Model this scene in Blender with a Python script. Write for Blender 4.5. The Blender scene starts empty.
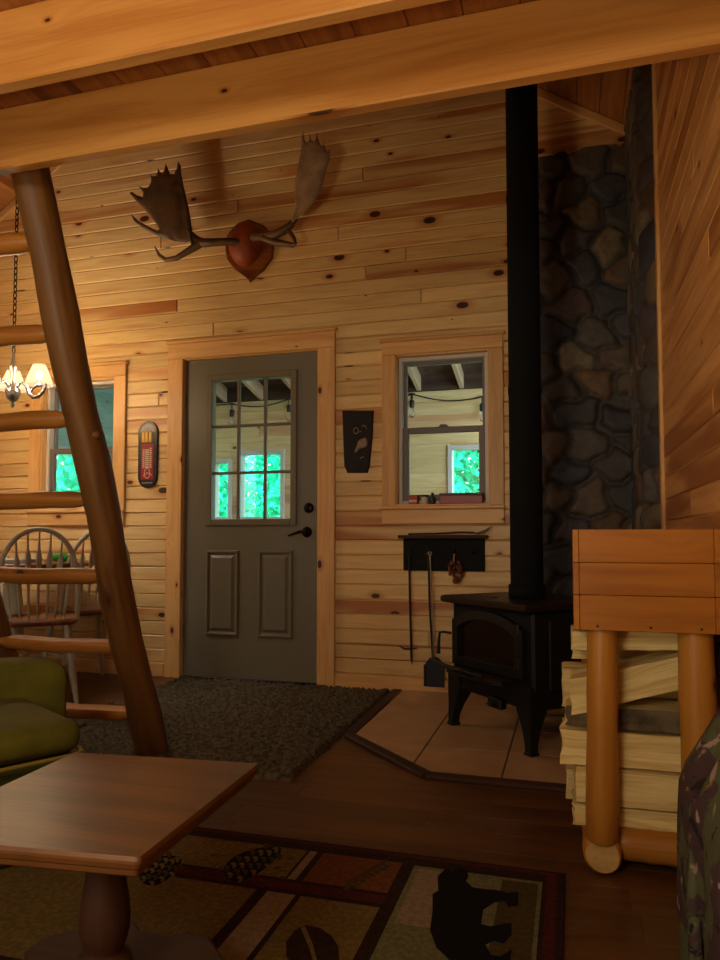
import bpy, bmesh, math, random
import numpy as np
from mathutils import Matrix, Vector
from mathutils.geometry import delaunay_2d_cdt

random.seed(11)
rng = np.random.default_rng(5)
SC = bpy.context.scene
COL = SC.collection
PI = math.pi

# ------------------------------------------------------------------ camera
F, PCX, PCY = 720.0, 360.0, 500.0
YAW = math.atan(211 / F)
PITCH = math.atan(36 / F)
CAM = Vector((0, 0, 0.9))
FW = Vector((-math.sin(YAW) * math.cos(PITCH), math.cos(YAW) * math.cos(PITCH), math.sin(PITCH)))
RT = Vector((math.cos(YAW), math.sin(YAW), 0))
UP = RT.cross(FW)
cd = bpy.data.cameras.new('camera')
cam = bpy.data.objects.new('camera', cd)
COL.objects.link(cam)
cd.sensor_fit = 'HORIZONTAL'
cd.sensor_width = 36
cd.lens = 36 * F / 720
cd.shift_y = (PCY - 480) / 720
cd.clip_start = 0.02
cam.matrix_world = Matrix(((RT.x, UP.x, -FW.x, CAM.x), (RT.y, UP.y, -FW.y, CAM.y), (RT.z, UP.z, -FW.z, CAM.z), (0, 0, 0, 1)))
SC.camera = cam


def ray(px, py):
    return RT * ((px - PCX) / F) - UP * ((py - PCY) / F) + FW


def at_z(px, py, z=0.0):          # measured point -> place on a level plane
    d = ray(px, py)
    return CAM + d * ((z - CAM.z) / d.z)


def at_y(px, py, y):              # measured point -> place on a plane parallel to the back wall
    d = ray(px, py)
    return CAM + d * (y / d.y)


# ------------------------------------------------------------------ room measures
D = 4.12          # face of the back wall
W = 0.375         # face of the right wall
XL = -4.02        # left wall
EAVE, SLOPE = 3.12, 0.64
RIDGE_X = (W + XL) / 2
RIDGE_Z = EAVE + (W - RIDGE_X) * SLOPE
FRONT = -1.5

# ------------------------------------------------------------------ mesh builder


class MB:
    def __init__(s):
        s.v, s.f, s.uv, s.r, s.m, s.sm = [], [], [], [], [], []
        s.M = Matrix.Identity(4)
        s.mi = 0

    def add(s, vs, fs, uvs, smooth=False, rnd=None):
        b = len(s.v)
        s.v += [s.M @ Vector(p) for p in vs]
        rnd = random.random() if rnd is None else rnd
        for f, u in zip(fs, uvs):
            s.f.append([b + i for i in f])
            s.uv.append(u)
            s.r.append(rnd)
            s.m.append(s.mi)
            s.sm.append(smooth)

    def box(s, lo, hi, bev=0.0, M=None, long=None, rnd=None):
        lo, hi = Vector(lo), Vector(hi)
        c, h = (lo + hi) / 2, (hi - lo) / 2
        L = long if long is not None else max(range(3), key=lambda k: h[k])
        o1, o2 = random.random() * 60, random.random() * 40
        vs, fs, us = [], [], []
        oth = [k for k in range(3) if k != L]

        def uvof(p, k):
            if k == L:
                return (p[oth[0]] * 1.0 + o1, p[oth[1]] + o2)
            q = [a for a in oth if a != k][0]
            return (p[L] + o1, p[q] + o2 + (0.3 if k == oth[0] else 0))

        def face(ps, k):
            b = len(vs)
            vs.extend([c + Vector(p) for p in ps])
            fs.append(list(range(b, b + len(ps))))
            us.append([uvof(p, k) for p in ps])

        if bev <= 0:
            for k in range(3):
                a, d = [x for x in range(3) if x != k]
                for sg in (-1, 1):
                    ps = []
                    for i, j in ((-1, -1), (1, -1), (1, 1), (-1, 1)):
                        p = [0, 0, 0]
                        p[k], p[a], p[d] = sg * h[k], i * h[a], j * h[d]
                        ps.append(p)
                    face(ps, k)
        else:
            bev = min(bev, *(x * 0.95 for x in h))

            def P(sg, k):
                return [sg[i] * (h[i] if i == k else h[i] - bev) for i in range(3)]
            for k in range(3):
                a, d = [x for x in range(3) if x != k]
                for sg in (-1, 1):
                    ps = []
                    for i, j in ((-1, -1), (1, -1), (1, 1), (-1, 1)):
                        q = [0, 0, 0]
                        q[k], q[a], q[d] = sg, i, j
                        ps.append(P(q, k))
                    face(ps, k)
                for i in (-1, 1):
                    for j in (-1, 1):
                        q1, q2 = [0, 0, 0], [0, 0, 0]
                        q1[k], q1[a], q1[d] = -1, i, j
                        q2[k], q2[a], q2[d] = 1, i, j
                        face([P(q1, a), P(q2, a), P(q2, d), P(q1, d)], d if k == L else a if a != L else d)
            for sx in (-1, 1):
                for sy in (-1, 1):
                    for sz in (-1, 1):
                        q = [sx, sy, sz]
                        face([P(q, 0), P(q, 1), P(q, 2)], oth[0])
        if M is not None:
            vs = [M @ p for p in vs]
        s.add(vs, fs, us, rnd=rnd)

    def loft(s, rings, closed=True, caps=True, smooth=True, ulen=None, rnd=None):
        n = len(rings[0])
        vs = [p for r in rings for p in r]
        fs, us = [], []
        o1, o2 = random.random() * 60, random.random() * 40
        u = [0.0]
        for a, b in zip(rings, rings[1:]):
            ca = sum((Vector(p) for p in a), Vector()) / n
            cb = sum((Vector(p) for p in b), Vector()) / n
            u.append(u[-1] + max((ca - cb).length, 1e-4))
        per = sum((Vector(rings[len(rings) // 2][i]) - Vector(rings[len(rings) // 2][(i + 1) % n])).length for i in range(n))
        m = n if closed else n - 1
        for i in range(len(rings) - 1):
            for j in range(m):
                k = (j + 1) % n
                fs.append([i * n + j, i * n + k, (i + 1) * n + k, (i + 1) * n + j])
                v0, v1 = o2 + per * j / n, o2 + per * (j + 1) / n
                us.append([(u[i] + o1, v0), (u[i] + o1, v1), (u[i + 1] + o1, v1), (u[i + 1] + o1, v0)])
        s.add(vs, fs, us, smooth=smooth, rnd=rnd)
        if caps and closed:
            for r in (rings[0], rings[-1]):
                c = Vector(r[0])
                ax = (Vector(r[1]) - c)
                ax = ax.normalized() if ax.length > 1e-9 else Vector((1, 0, 0))
                w2 = Vector(r[n // 2]) - c
                w2 = w2 - ax * w2.dot(ax)
                w2 = w2.normalized() if w2.length > 1e-9 else Vector((0, 0, 1))
                s.add(r, [list(range(n))], [[((Vector(p) - c).dot(ax) + o1 + 7, (Vector(p) - c).dot(w2) + o2) for p in r]], smooth=False, rnd=rnd)

    def tube(s, pts, rad, n=12, caps=True, wob=0.0, flat=None, smooth=True, squash=None, rnd=None):
        pts = [Vector(p) for p in pts]
        if not hasattr(rad, '__len__'):
            rad = [rad] * len(pts)
        rings = []
        t = (pts[1] - pts[0]).normalized()
        up = Vector((0, 0, 1)) if abs(t.z) < 0.9 else Vector((0, 1, 0))
        nx = t.cross(up).normalized()
        ph = [random.random() * 6.28 for _ in range(4)]
        for i, p in enumerate(pts):
            t = (pts[min(i + 1, len(pts) - 1)] - pts[max(i - 1, 0)]).normalized()
            nx = (nx - t * nx.dot(t)).normalized()
            ny = nx.cross(t).normalized()
            ring = []
            for j in range(n):
                a = 2 * PI * j / n
                r = rad[i] * (1 + wob * math.sin(2 * a + ph[0] + i * .35) * .6 + wob * math.sin(3 * a + ph[1] - i * .5) * .4)
                q = nx * (math.cos(a) * r) + ny * (math.sin(a) * r)
                if squash:
                    q = Vector((q.x * squash[0], q.y * squash[1], q.z * squash[2]))
                if flat is not None and q.z > rad[i] * flat:
                    q.z = rad[i] * flat
                ring.append(p + q)
            rings.append(ring)
        s.loft(rings, caps=caps, smooth=smooth, rnd=rnd)

    def lathe(s, prof, c=(0, 0, 0), n=24, caps=True, smooth=True):
        rings = [[(c[0] + r * math.cos(2 * PI * j / n), c[1] + r * math.sin(2 * PI * j / n), c[2] + z) for j in range(n)] for r, z in prof]
        s.loft(rings, caps=caps, smooth=smooth)

    def prism(s, poly, z0, z1, M=None, bev=0.0, smooth=False):
        # polygon in local xy, thickness along local z
        M = M or Matrix.Identity(4)
        n = len(poly)
        cx, cy = sum(p[0] for p in poly) / n, sum(p[1] for p in poly) / n
        o1, o2 = random.random() * 60, random.random() * 40

        def inset(b):
            out = []
            for i in range(n):
                p0, p1, p2 = Vector(poly[i - 1]), Vector(poly[i]), Vector(poly[(i + 1) % n])
                e1, e2 = (p1 - p0).normalized(), (p2 - p1).normalized()
                n1, n2 = Vector((-e1.y, e1.x)), Vector((-e2.y, e2.x))
                q = (n1 + n2)
                q = q.normalized() if q.length > 1e-6 else n1
                out.append(p1 + q * b / max(0.4, q.dot(n1)))
            return out
        area = sum(poly[i][0] * poly[(i + 1) % n][1] - poly[(i + 1) % n][0] * poly[i][1] for i in range(n))
        if area < 0:
            poly = list(poly)[::-1]
        rings = [(poly, z0), (poly, z1)] if bev <= 0 else [(inset(bev), z0), (poly, z0 + bev), (poly, z1 - bev), (inset(bev), z1)]
        rr = [[M @ Vector((p[0], p[1], z)) for p in pl] for pl, z in rings]
        s.loft(rr, caps=False, smooth=smooth)
        for (pl, z), r in ((rings[0], rr[0]), (rings[-1], rr[-1])):
            s.add(r, [list(range(n))], [[(p[0] + o1, p[1] + o2) for p in pl]])

    def rbox(s, size, r, M=None, seg=6, bulge=(0, 0, 0), fn=None):
        # soft cushion block; centre at origin
        M = M or Matrix.Identity(4)
        h = Vector(size) / 2
        core = Vector([max(h[k] - r, 0.001) for k in range(3)])
        vs, fs, us, idx = [], [], [], {}
        N = seg * 2

        def key(p):
            k = (round(p[0], 4), round(p[1], 4), round(p[2], 4))
            if k not in idx:
                idx[k] = len(vs)
                q = Vector([p[i] * h[i] for i in range(3)])
                c = Vector([max(-core[i], min(core[i], q[i])) for i in range(3)])
                d = q - c
                if d.length > 1e-6:
                    q = c + d.normalized() * min(r, d.length if d.length < r * .999 else r)
                for i in range(3):
                    a, b = [x for x in range(3) if x != i]
                    q[i] += (1 if p[i] > 0 else -1) * bulge[i] * abs(p[i]) * (1 - p[a] ** 2) * (1 - p[b] ** 2)
                if fn:
                    q = fn(q, p)
                vs.append(M @ q)
            return idx[k]
        g = [math.sin((i / N - .5) * PI) for i in range(N + 1)]
        for k in range(3):
            a, b = [x for x in range(3) if x != k]
            for sg in (-1, 1):
                for i in range(N):
                    for j in range(N):
                        q = []
                        for x, y in ((i, j), (i + 1, j), (i + 1, j + 1), (i, j + 1)):
                            p = [0, 0, 0]
                            p[k], p[a], p[b] = sg, g[x], g[y]
                            q.append(key(p))
                        fs.append(q)
                        us.append([(vs[x][0], vs[x][1] + vs[x][2]) for x in q])
        s.add(vs, fs, us, smooth=True)

    def build(s, name, mat, parent=None, fix=True, **props):
        me = bpy.data.meshes.new(name)
        vs = s.v
        if parent is not None:
            inv = MATS[parent.name].inverted()
            vs = [inv @ p for p in vs]
        me.from_pydata([tuple(p) for p in vs], [], s.f)
        ul = me.uv_layers.new(name='UVMap')
        flat = [c for u in s.uv for p in u for c in p]
        ul.data.foreach_set('uv', flat)
        at = me.attributes.new('rnd', 'FLOAT', 'FACE')
        at.data.foreach_set('value', s.r)
        mats = mat if isinstance(mat, (list, tuple)) else [mat]
        for m in mats:
            me.materials.append(m)
        me.polygons.foreach_set('material_index', s.m)
        me.polygons.foreach_set('use_smooth', s.sm)
        me.update()
        if fix:
            bm = bmesh.new()
            bm.from_mesh(me)
            bmesh.ops.recalc_face_normals(bm, faces=bm.faces)
            bm.to_mesh(me)
            bm.free()
        o = bpy.data.objects.new(name, me)
        COL.objects.link(o)
        if parent is not None:
            o.parent = parent
            MATS[o.name] = MATS[parent.name].copy()
        else:
            MATS[o.name] = Matrix.Identity(4)
        for k, v in props.items():
            o[k] = v
        return o


MATS = {}


def thing(name, label, cat, loc=(0, 0, 0), rz=0.0, group=None, kind=None):
    o = bpy.data.objects.new(name, None)
    o.empty_display_size = 0.05
    COL.objects.link(o)
    o.location = loc
    o.rotation_euler = (0, 0, rz)
    MATS[o.name] = Matrix.Translation(loc) @ Matrix.Rotation(rz, 4, 'Z')
    if label:
        o['label'] = label
    if cat:
        o['category'] = cat
    if group:
        o['group'] = group
    if kind:
        o['kind'] = kind
    return o


def copy_tree(o, parent=None):
    c = o.copy()
    COL.objects.link(c)
    if parent is not None:
        c.parent = parent
    for ch in [x for x in bpy.data.objects if x.parent == o]:
        copy_tree(ch, c)
    return c


def rotM(loc=(0, 0, 0), rz=0.0, rx=0.0, ry=0.0):
    return Matrix.Translation(loc) @ Matrix.Rotation(rz, 4, 'Z') @ Matrix.Rotation(ry, 4, 'Y') @ Matrix.Rotation(rx, 4, 'X')


# ------------------------------------------------------------------ materials
class NT:
    def __init__(s, name):
        s.m = bpy.data.materials.new(name)
        s.m.use_nodes = True
        s.t = s.m.node_tree
        s.t.nodes.clear()
        s.out = s.n('ShaderNodeOutputMaterial')

    def n(s, typ, **kw):
        x = s.t.nodes.new(typ)
        for k, v in kw.items():
            setattr(x, k, v)
        return x

    def link(s, a, b):
        s.t.links.new(a, b)

    def val(s, sock, v):
        if hasattr(v, 'is_output') or isinstance(v, bpy.types.NodeSocket):
            s.link(v, sock)
        else:
            sock.default_value = v

    def math(s, op, a, b=0.0, c=0.0, clamp=False):
        x = s.n('ShaderNodeMath', operation=op, use_clamp=clamp)
        for i, v in enumerate((a, b, c)):
            s.val(x.inputs[i], v)
        return x.outputs[0]

    def mix(s, fac, a, b, mode='MIX'):
        x = s.n('ShaderNodeMix', data_type='RGBA', blend_type=mode)
        s.val(x.inputs[0], fac)
        s.val(x.inputs[6], a)
        s.val(x.inputs[7], b)
        return x.outputs[2]

    def ramp(s, fac, a, b):
        x = s.n('ShaderNodeMapRange', interpolation_type='SMOOTHSTEP')
        s.val(x.inputs[0], fac)
        x.inputs[1].default_value = a
        x.inputs[2].default_value = b
        return x.outputs[0]

    def noise(s, vec, scale, detail=3.0, rough=0.5, dist=0.0):
        x = s.n('ShaderNodeTexNoise')
        if vec is not None:
            s.link(vec, x.inputs['Vector'])
        x.inputs['Scale'].default_value = scale
        x.inputs['Detail'].default_value = detail
        x.inputs['Roughness'].default_value = rough
        x.inputs['Distortion'].default_value = dist
        return x.outputs[0]

    def principled(s, col, rough=0.5, metal=0.0, spec=0.5, bump=None, bstr=0.1, coat=0.0, bdist=0.01):
        p = s.n('ShaderNodeBsdfPrincipled')
        s.val(p.inputs['Base Color'], col)
        s.val(p.inputs['Roughness'], rough)
        p.inputs['Metallic'].default_value = metal
        p.inputs['Specular IOR Level'].default_value = spec
        p.inputs['Coat Weight'].default_value = coat
        if bump is not None:
            b = s.n('ShaderNodeBump')
            b.inputs['Strength'].default_value = bstr
            b.inputs['Distance'].default_value = bdist
            s.link(bump, b.inputs['Height'])
            s.link(b.outputs[0], p.inputs['Normal'])
        s.link(p.outputs[0], s.out.inputs[0])
        return p


def rgb(r, g, b):     # sRGB 0-255 -> linear
    f = lambda c: (c / 255 / 12.92) if c / 255 <= .04045 else ((c / 255 + .055) / 1.055) ** 2.4
    return (f(r), f(g), f(b), 1)


def wood(name, light, dark, red, knots=1.0, knot_scale=3.2, rough=0.42, gscale=1.0, redamt=0.72, coat=0.0, knotcol=(70, 32, 12), tone=0.22):
    t = NT(name)
    uv = t.n('ShaderNodeUVMap', uv_map='UVMap').outputs[0]
    rn = t.n('ShaderNodeAttribute', attribute_name='rnd').outputs['Fac']
    sep = t.n('ShaderNodeSeparateXYZ')
    t.link(uv, sep.inputs[0])
    u, v = sep.outputs[0], sep.outputs[1]
    # knots
    def knot_layer(scale, size, seed):
        cv = t.n('ShaderNodeCombineXYZ')
        t.link(t.math('MULTIPLY', u, 0.55), cv.inputs[0])
        t.link(v, cv.inputs[1])
        cv.inputs[2].default_value = 0.0
        vo = t.n('ShaderNodeTexVoronoi', voronoi_dimensions='2D', feature='F1')
        vo.inputs['Scale'].default_value = scale
        vo.inputs['Randomness'].default_value = 0.9
        t.link(cv.outputs[0], vo.inputs['Vector'])
        d = t.math('DIVIDE', vo.outputs['Distance'], scale)
        cs = t.n('ShaderNodeSeparateColor')
        t.link(vo.outputs['Color'], cs.inputs[0])
        r = t.math('MULTIPLY', t.math('POWER', cs.outputs[0], 1.6), size)
        x = t.n('ShaderNodeMath', operation='DIVIDE')
        t.link(d, x.inputs[0])
        t.link(t.math('MAXIMUM', r, 0.0005), x.inputs[1])
        return d, x.outputs[0]
    d, q = knot_layer(knot_scale, 0.017 * knots, 0.0)
    # grain, bent around the knots
    bend = t.math('MULTIPLY', t.math('EXPONENT', t.math('MULTIPLY', d, -28.0)), 0.05)
    gv = t.n('ShaderNodeCombineXYZ')
    t.link(t.math('MULTIPLY', u, 2.2 * gscale), gv.inputs[0])
    t.link(t.math('MULTIPLY', t.math('ADD', v, bend), 26.0 * gscale), gv.inputs[1])
    t.link(t.math('MULTIPLY', rn, 17.0), gv.inputs[2])
    g1 = t.noise(gv.outputs[0], 1.0, 4.0, 0.55, 0.8)
    gw = t.n('ShaderNodeCombineXYZ')
    t.link(t.math('MULTIPLY', u, 3.0), gw.inputs[0])
    t.link(t.math('MULTIPLY', v, 160.0), gw.inputs[1])
    g2 = t.noise(gw.outputs[0], 1.0, 2.0, 0.5, 0.2)
    grain = t.math('ADD', t.math('MULTIPLY', g1, 0.75), t.math('MULTIPLY', g2, 0.25))
    col = t.mix(t.ramp(grain, 0.36, 0.68), light, dark)
    # heartwood
    hv = t.n('ShaderNodeCombineXYZ')
    t.link(t.math('MULTIPLY', u, 0.8), hv.inputs[0])
    t.link(t.math('MULTIPLY', v, 9.0), hv.inputs[1])
    t.link(t.math('MULTIPLY', rn, 31.0), hv.inputs[2])
    hn = t.noise(hv.outputs[0], 1.0, 2.0, 0.5, 0.4)
    hfac = t.math('MULTIPLY', t.ramp(t.math('ADD', hn, t.math('MULTIPLY', rn, 0.30)), redamt - .07, redamt + .16), 0.9)
    col = t.mix(hfac, col, red)
    # halo + knot
    col = t.mix(t.math('MULTIPLY', t.math('SUBTRACT', 1.0, t.ramp(q, 0.9, 2.6)), 0.55), col, red)
    col = t.mix(t.math('SUBTRACT', 1.0, t.ramp(q, 0.72, 1.05)), col, rgb(*knotcol))
    # board to board tone
    tn = t.math('ADD', 1.0 - tone / 2, t.math('MULTIPLY', t.math('FRACT', t.math('MULTIPLY', rn, 7.31)), tone))
    tc = t.n('ShaderNodeCombineColor')
    for i in range(3):
        t.link(tn, tc.inputs[i])
    col = t.mix(1.0, col, tc.outputs[0], 'MULTIPLY')
    t.principled(col, rough, spec=0.4, bump=g2, bstr=0.08, coat=coat, bdist=0.003)
    return t.m


def plain(name, col, rough=0.5, metal=0.0, spec=0.5, nscale=0, namt=0.15, bump=0.0, bscale=60, coat=0.0):
    t = NT(name)
    tc = t.n('ShaderNodeTexCoord').outputs['Object']
    c = col
    if nscale:
        nz = t.noise(tc, nscale, 4.0, 0.6)
        lo = tuple(x * (1 - namt) for x in col[:3]) + (1,)
        hi = tuple(min(1, x * (1 + namt)) for x in col[:3]) + (1,)
        c = t.mix(t.ramp(nz, .3, .7), lo, hi)
    b = t.noise(tc, bscale, 4.0, 0.6) if bump else None
    t.principled(c, rough, metal, spec, bump=b, bstr=bump, coat=coat)
    return t.m


M = {}
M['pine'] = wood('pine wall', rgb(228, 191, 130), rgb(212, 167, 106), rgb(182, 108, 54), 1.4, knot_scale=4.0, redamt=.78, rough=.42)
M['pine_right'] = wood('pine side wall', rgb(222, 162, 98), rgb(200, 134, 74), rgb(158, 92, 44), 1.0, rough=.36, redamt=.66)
M['pine_trim'] = wood('pine trim', rgb(222, 172, 108), rgb(206, 150, 88), rgb(178, 104, 48), .9, knot_scale=5, rough=.42, redamt=.86)
M['pine_porch'] = wood('porch pine', rgb(226, 198, 144), rgb(210, 178, 122), rgb(190, 140, 98), .8, rough=.5, redamt=.76)
M['beam'] = wood('beam pine', rgb(206, 146, 76), rgb(182, 118, 54), rgb(140, 72, 22), 1.7, knot_scale=3.4, rough=.38, gscale=.55, redamt=.93, tone=.08)
M['deck'] = wood('loft deck pine', rgb(170, 108, 52), rgb(142, 84, 38), rgb(110, 58, 24), 1.1, rough=.5)
M['box_pine'] = wood('box pine', rgb(172, 106, 28), rgb(148, 84, 18), rgb(122, 62, 12), .6, rough=.36, gscale=.6, redamt=.9)
M['log'] = wood('peeled log', rgb(186, 122, 50), rgb(150, 92, 34), rgb(112, 62, 22), .9, knot_scale=4.5, rough=.4, gscale=.6, redamt=.84)
M['rail_log'] = wood('ladder log', rgb(126, 84, 38), rgb(94, 58, 23), rgb(70, 38, 15), 1.1, knot_scale=4, rough=.5, gscale=.6, redamt=.8)
M['rack_log'] = wood('rack log', rgb(188, 126, 46), rgb(164, 102, 32), rgb(124, 70, 22), 1.3, knot_scale=5, rough=.42, gscale=.5, redamt=.9)
M['endgrain'] = plain('log end grain', rgb(196, 156, 92), .7, nscale=30, namt=.15)
M['split'] = wood('split firewood', rgb(230, 206, 142), rgb(200, 168, 104), rgb(166, 126, 70), .3, rough=.8, gscale=1.6, redamt=.9)
M['bark'] = plain('bark', rgb(92, 78, 56), .9, nscale=18, namt=.5, bump=.6, bscale=40)
M['dark_wood'] = wood('dark table wood', rgb(122, 79, 42), rgb(92, 56, 28), rgb(66, 38, 18), .35, rough=.36, gscale=.7, redamt=.95, coat=.0)
M['shaded_turned'] = wood('shaded turned wood', rgb(70, 40, 23), rgb(52, 29, 16), rgb(42, 22, 12), .3, rough=.62, gscale=.7, redamt=.95)  # table wood with the shade below the top put into its colour
M['floor'] = wood('dark plank floor', rgb(98, 62, 31), rgb(68, 40, 19), rgb(56, 32, 14), .2, rough=.38, gscale=.8, redamt=.9)
M['floor_trim'] = wood('dark floor trim', rgb(74, 44, 22), rgb(54, 30, 15), rgb(44, 24, 12), .2, rough=.75)
M['plaque'] = wood('mount plaque', rgb(150, 84, 36), rgb(120, 62, 24), rgb(96, 46, 18), .3, rough=.35)
M['hide'] = plain('mount leather', rgb(150, 66, 26), .55, nscale=14, namt=.2, bump=.1, bscale=50)
M['door'] = plain('door paint', rgb(112, 103, 82), .42)
M['muntin'] = plain('door grille paint', rgb(112, 100, 76), .45)
M['black_metal'] = plain('black metal', rgb(22, 20, 19), .45, metal=.3, nscale=20, namt=.2)
M['stove'] = plain('stove iron', rgb(20, 17, 15), .6, spec=.25, nscale=15, namt=.25, bump=.05, bscale=200)
M['stove_top'] = plain('stove top iron', rgb(44, 34, 26), .42, metal=.5, nscale=10, namt=.3)
M['pipe'] = plain('stove pipe black', rgb(9, 8, 8), .85, spec=.2)
M['bronze'] = plain('dark bronze', rgb(30, 25, 22), .35, metal=.8)
M['steel'] = plain('brushed steel', rgb(150, 142, 132), .35, metal=1.0)
M['pewter'] = plain('pewter', rgb(150, 140, 132), .3, metal=.9)
M['white_vinyl'] = plain('window vinyl', rgb(198, 190, 180), .4)
M['screen_bar'] = plain('sash grey', rgb(112, 104, 100), .5)
M['board_black'] = plain('tool board black', rgb(14, 13, 11), .7, spec=.2, nscale=20, namt=.3)
M['plaque_dark'] = plain('carved plaque brown', rgb(30, 18, 15), .6, spec=.25, nscale=25, namt=.3)
M['carve_pale'] = plain('carved pale', rgb(134, 112, 96), .7, nscale=40, namt=.25)
M['antler'] = plain('antler', rgb(92, 63, 36), .5, nscale=10, namt=.35, bump=.25, bscale=45)
M['antler_pale'] = plain('pale antler', rgb(150, 118, 86), .55, nscale=10, namt=.3, bump=.25, bscale=45)
M['chair_paint'] = plain('windsor chair paint', rgb(186, 174, 150), .35, nscale=12, namt=.12)
M['chair_seat'] = wood('chair seat wood', rgb(140, 84, 46), rgb(112, 62, 30), rgb(86, 44, 22), .2, rough=.35)
M['green'] = plain('olive upholstery', rgb(98, 96, 12), .85, nscale=8, namt=.18, bump=.12, bscale=260)
M['green_dark'] = plain('olive skirt', rgb(62, 66, 14), .9, nscale=8, namt=.2, bump=.1, bscale=260)
M['piping'] = plain('piping', rgb(150, 132, 44), .8)
M['red_box'] = plain('red painted tin', rgb(140, 34, 34), .4)
M['orange_box'] = plain('orange red card', rgb(170, 70, 48), .6)
M['cream'] = plain('cream paint', rgb(200, 186, 160), .6)
M['dark_item'] = plain('dark jar', rgb(36, 30, 28), .4)
M['therm_frame'] = plain('enamel black', rgb(26, 24, 34), .35)
M['therm_red'] = plain('enamel red', rgb(150, 24, 26), .35)
M['therm_gold'] = plain('gold tube', rgb(196, 150, 60), .3, metal=.4)
M['therm_grey'] = plain('grey enamel', rgb(126, 116, 118), .4)
M['therm_text'] = plain('cream lettering', rgb(206, 186, 164), .5)
M['green_item'] = plain('green glass', rgb(20, 140, 50), .25)
M['white_item'] = plain('white ceramic', rgb(200, 196, 188), .35)
M['pine_cone'] = plain('dried red brown', rgb(112, 58, 34), .8, nscale=40, namt=.4)
M['tile_grout'] = plain('grout', rgb(84, 66, 46), .9)
M['grey_bulb'] = plain('dark socket', rgb(20, 20, 22), .5)
M['porch_floor'] = plain('porch floor', rgb(120, 108, 92), .6)
M['pine_daylit'] = wood('teal daylit pine', rgb(146, 190, 170), rgb(122, 166, 148), rgb(120, 140, 118), .9, rough=.5, redamt=.9)  # pine with the teal daylight put into its colour
M['rafter'] = wood('porch rafter', rgb(196, 166, 128), rgb(172, 140, 102), rgb(150, 110, 80), .4, rough=.6)
M['porch_deck'] = wood('porch roof sheathing', rgb(96, 70, 52), rgb(74, 54, 40), rgb(62, 44, 32), .5, rough=.8)


def tile_mat():
    t = NT('hearth tile')
    tc = t.n('ShaderNodeTexCoord').outputs['Object']
    rn = t.n('ShaderNodeAttribute', attribute_name='rnd').outputs['Fac']
    a = t.noise(tc, 3.0, 5.0, .6, .6)
    c = t.mix(t.ramp(a, .3, .7), rgb(192, 154, 112), rgb(164, 124, 84))
    c = t.mix(t.math('MULTIPLY', rn, .35), c, rgb(146, 108, 74))
    t.principled(c, .5, bump=t.noise(tc, 14, 4), bstr=.08)
    return t.m


M['tile'] = tile_mat()


def stone_mat():
    t = NT('river stone')
    tc = t.n('ShaderNodeTexCoord').outputs['Object']
    a = t.n('ShaderNodeAttribute', attribute_name='col').outputs['Color']
    nz = t.noise(tc, 22, 5, .65)
    c = t.mix(t.ramp(nz, .25, .75), t.mix(1.0, a, (.55, .55, .55, 1), 'MULTIPLY'), a)
    t.principled(c, .7, bump=t.noise(tc, 60, 4), bstr=.25)
    return t.m


M['stone'] = stone_mat()


def shag_mat():
    t = NT('shag pile')
    tc = t.n('ShaderNodeTexCoord').outputs['Object']
    nz = t.noise(tc, 48, 3, .7)
    n2 = t.noise(tc, 6, 2)
    c = t.mix(t.ramp(nz, .3, .7), rgb(46, 40, 31), rgb(108, 95, 72))
    c = t.mix(t.math('MULTIPLY', n2, .3), c, rgb(80, 70, 54))
    t.principled(c, .95, spec=.1)
    return t.m


M['shag'] = shag_mat()


def cloth(name, c1, c2, scale=80):
    t = NT(name)
    tc = t.n('ShaderNodeTexCoord').outputs['Object']
    nz = t.noise(tc, scale, 3, .6)
    n2 = t.noise(tc, 7, 3)
    f = t.math('ADD', t.math('MULTIPLY', t.ramp(nz, .35, .65), .6), t.math('MULTIPLY', n2, .4))
    t.principled(t.mix(f, c1, c2), .95, spec=.1, bump=nz, bstr=.2)
    return t.m


M['rug_gold'] = cloth('rug gold', rgb(118, 98, 52), rgb(84, 68, 34))
M['rug_rust'] = cloth('rug rust', rgb(112, 68, 34), rgb(84, 48, 24))
M['rug_red'] = cloth('rug dark red', rgb(82, 34, 24), rgb(56, 22, 17))
M['rug_dark'] = cloth('rug brown', rgb(52, 32, 20), rgb(36, 22, 14))
M['rug_black'] = cloth('rug black', rgb(24, 20, 18), rgb(16, 13, 12))
M['rug_grey'] = cloth('rug sage', rgb(114, 112, 78), rgb(86, 82, 50))
M['rug_tan'] = cloth('rug tan', rgb(140, 122, 96), rgb(110, 92, 70))
M['rug_olive'] = cloth('rug olive', rgb(78, 66, 34), rgb(58, 46, 24))


def camo_mat():
    t = NT('camouflage fabric')
    tc = t.n('ShaderNodeTexCoord').outputs['Object']
    a = t.noise(tc, 8, 4, .6, 1.2)
    b = t.noise(tc, 13, 4, .65, 2.0)
    c = t.mix(t.ramp(a, .48, .54), rgb(72, 54, 56), rgb(86, 88, 62))
    c = t.mix(t.ramp(b, .58, .62), c, rgb(38, 32, 28))
    c = t.mix(t.ramp(t.noise(tc, 6, 3, .5, 3), .62, .66), c, rgb(160, 134, 124))
    c = t.mix(t.ramp(t.noise(tc, 17, 3, .5, 2), .66, .70), c, rgb(150, 92, 50))
    t.principled(c, .9, spec=.2, bump=t.noise(tc, 300, 2), bstr=.1)
    return t.m


M['camo'] = camo_mat()


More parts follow.
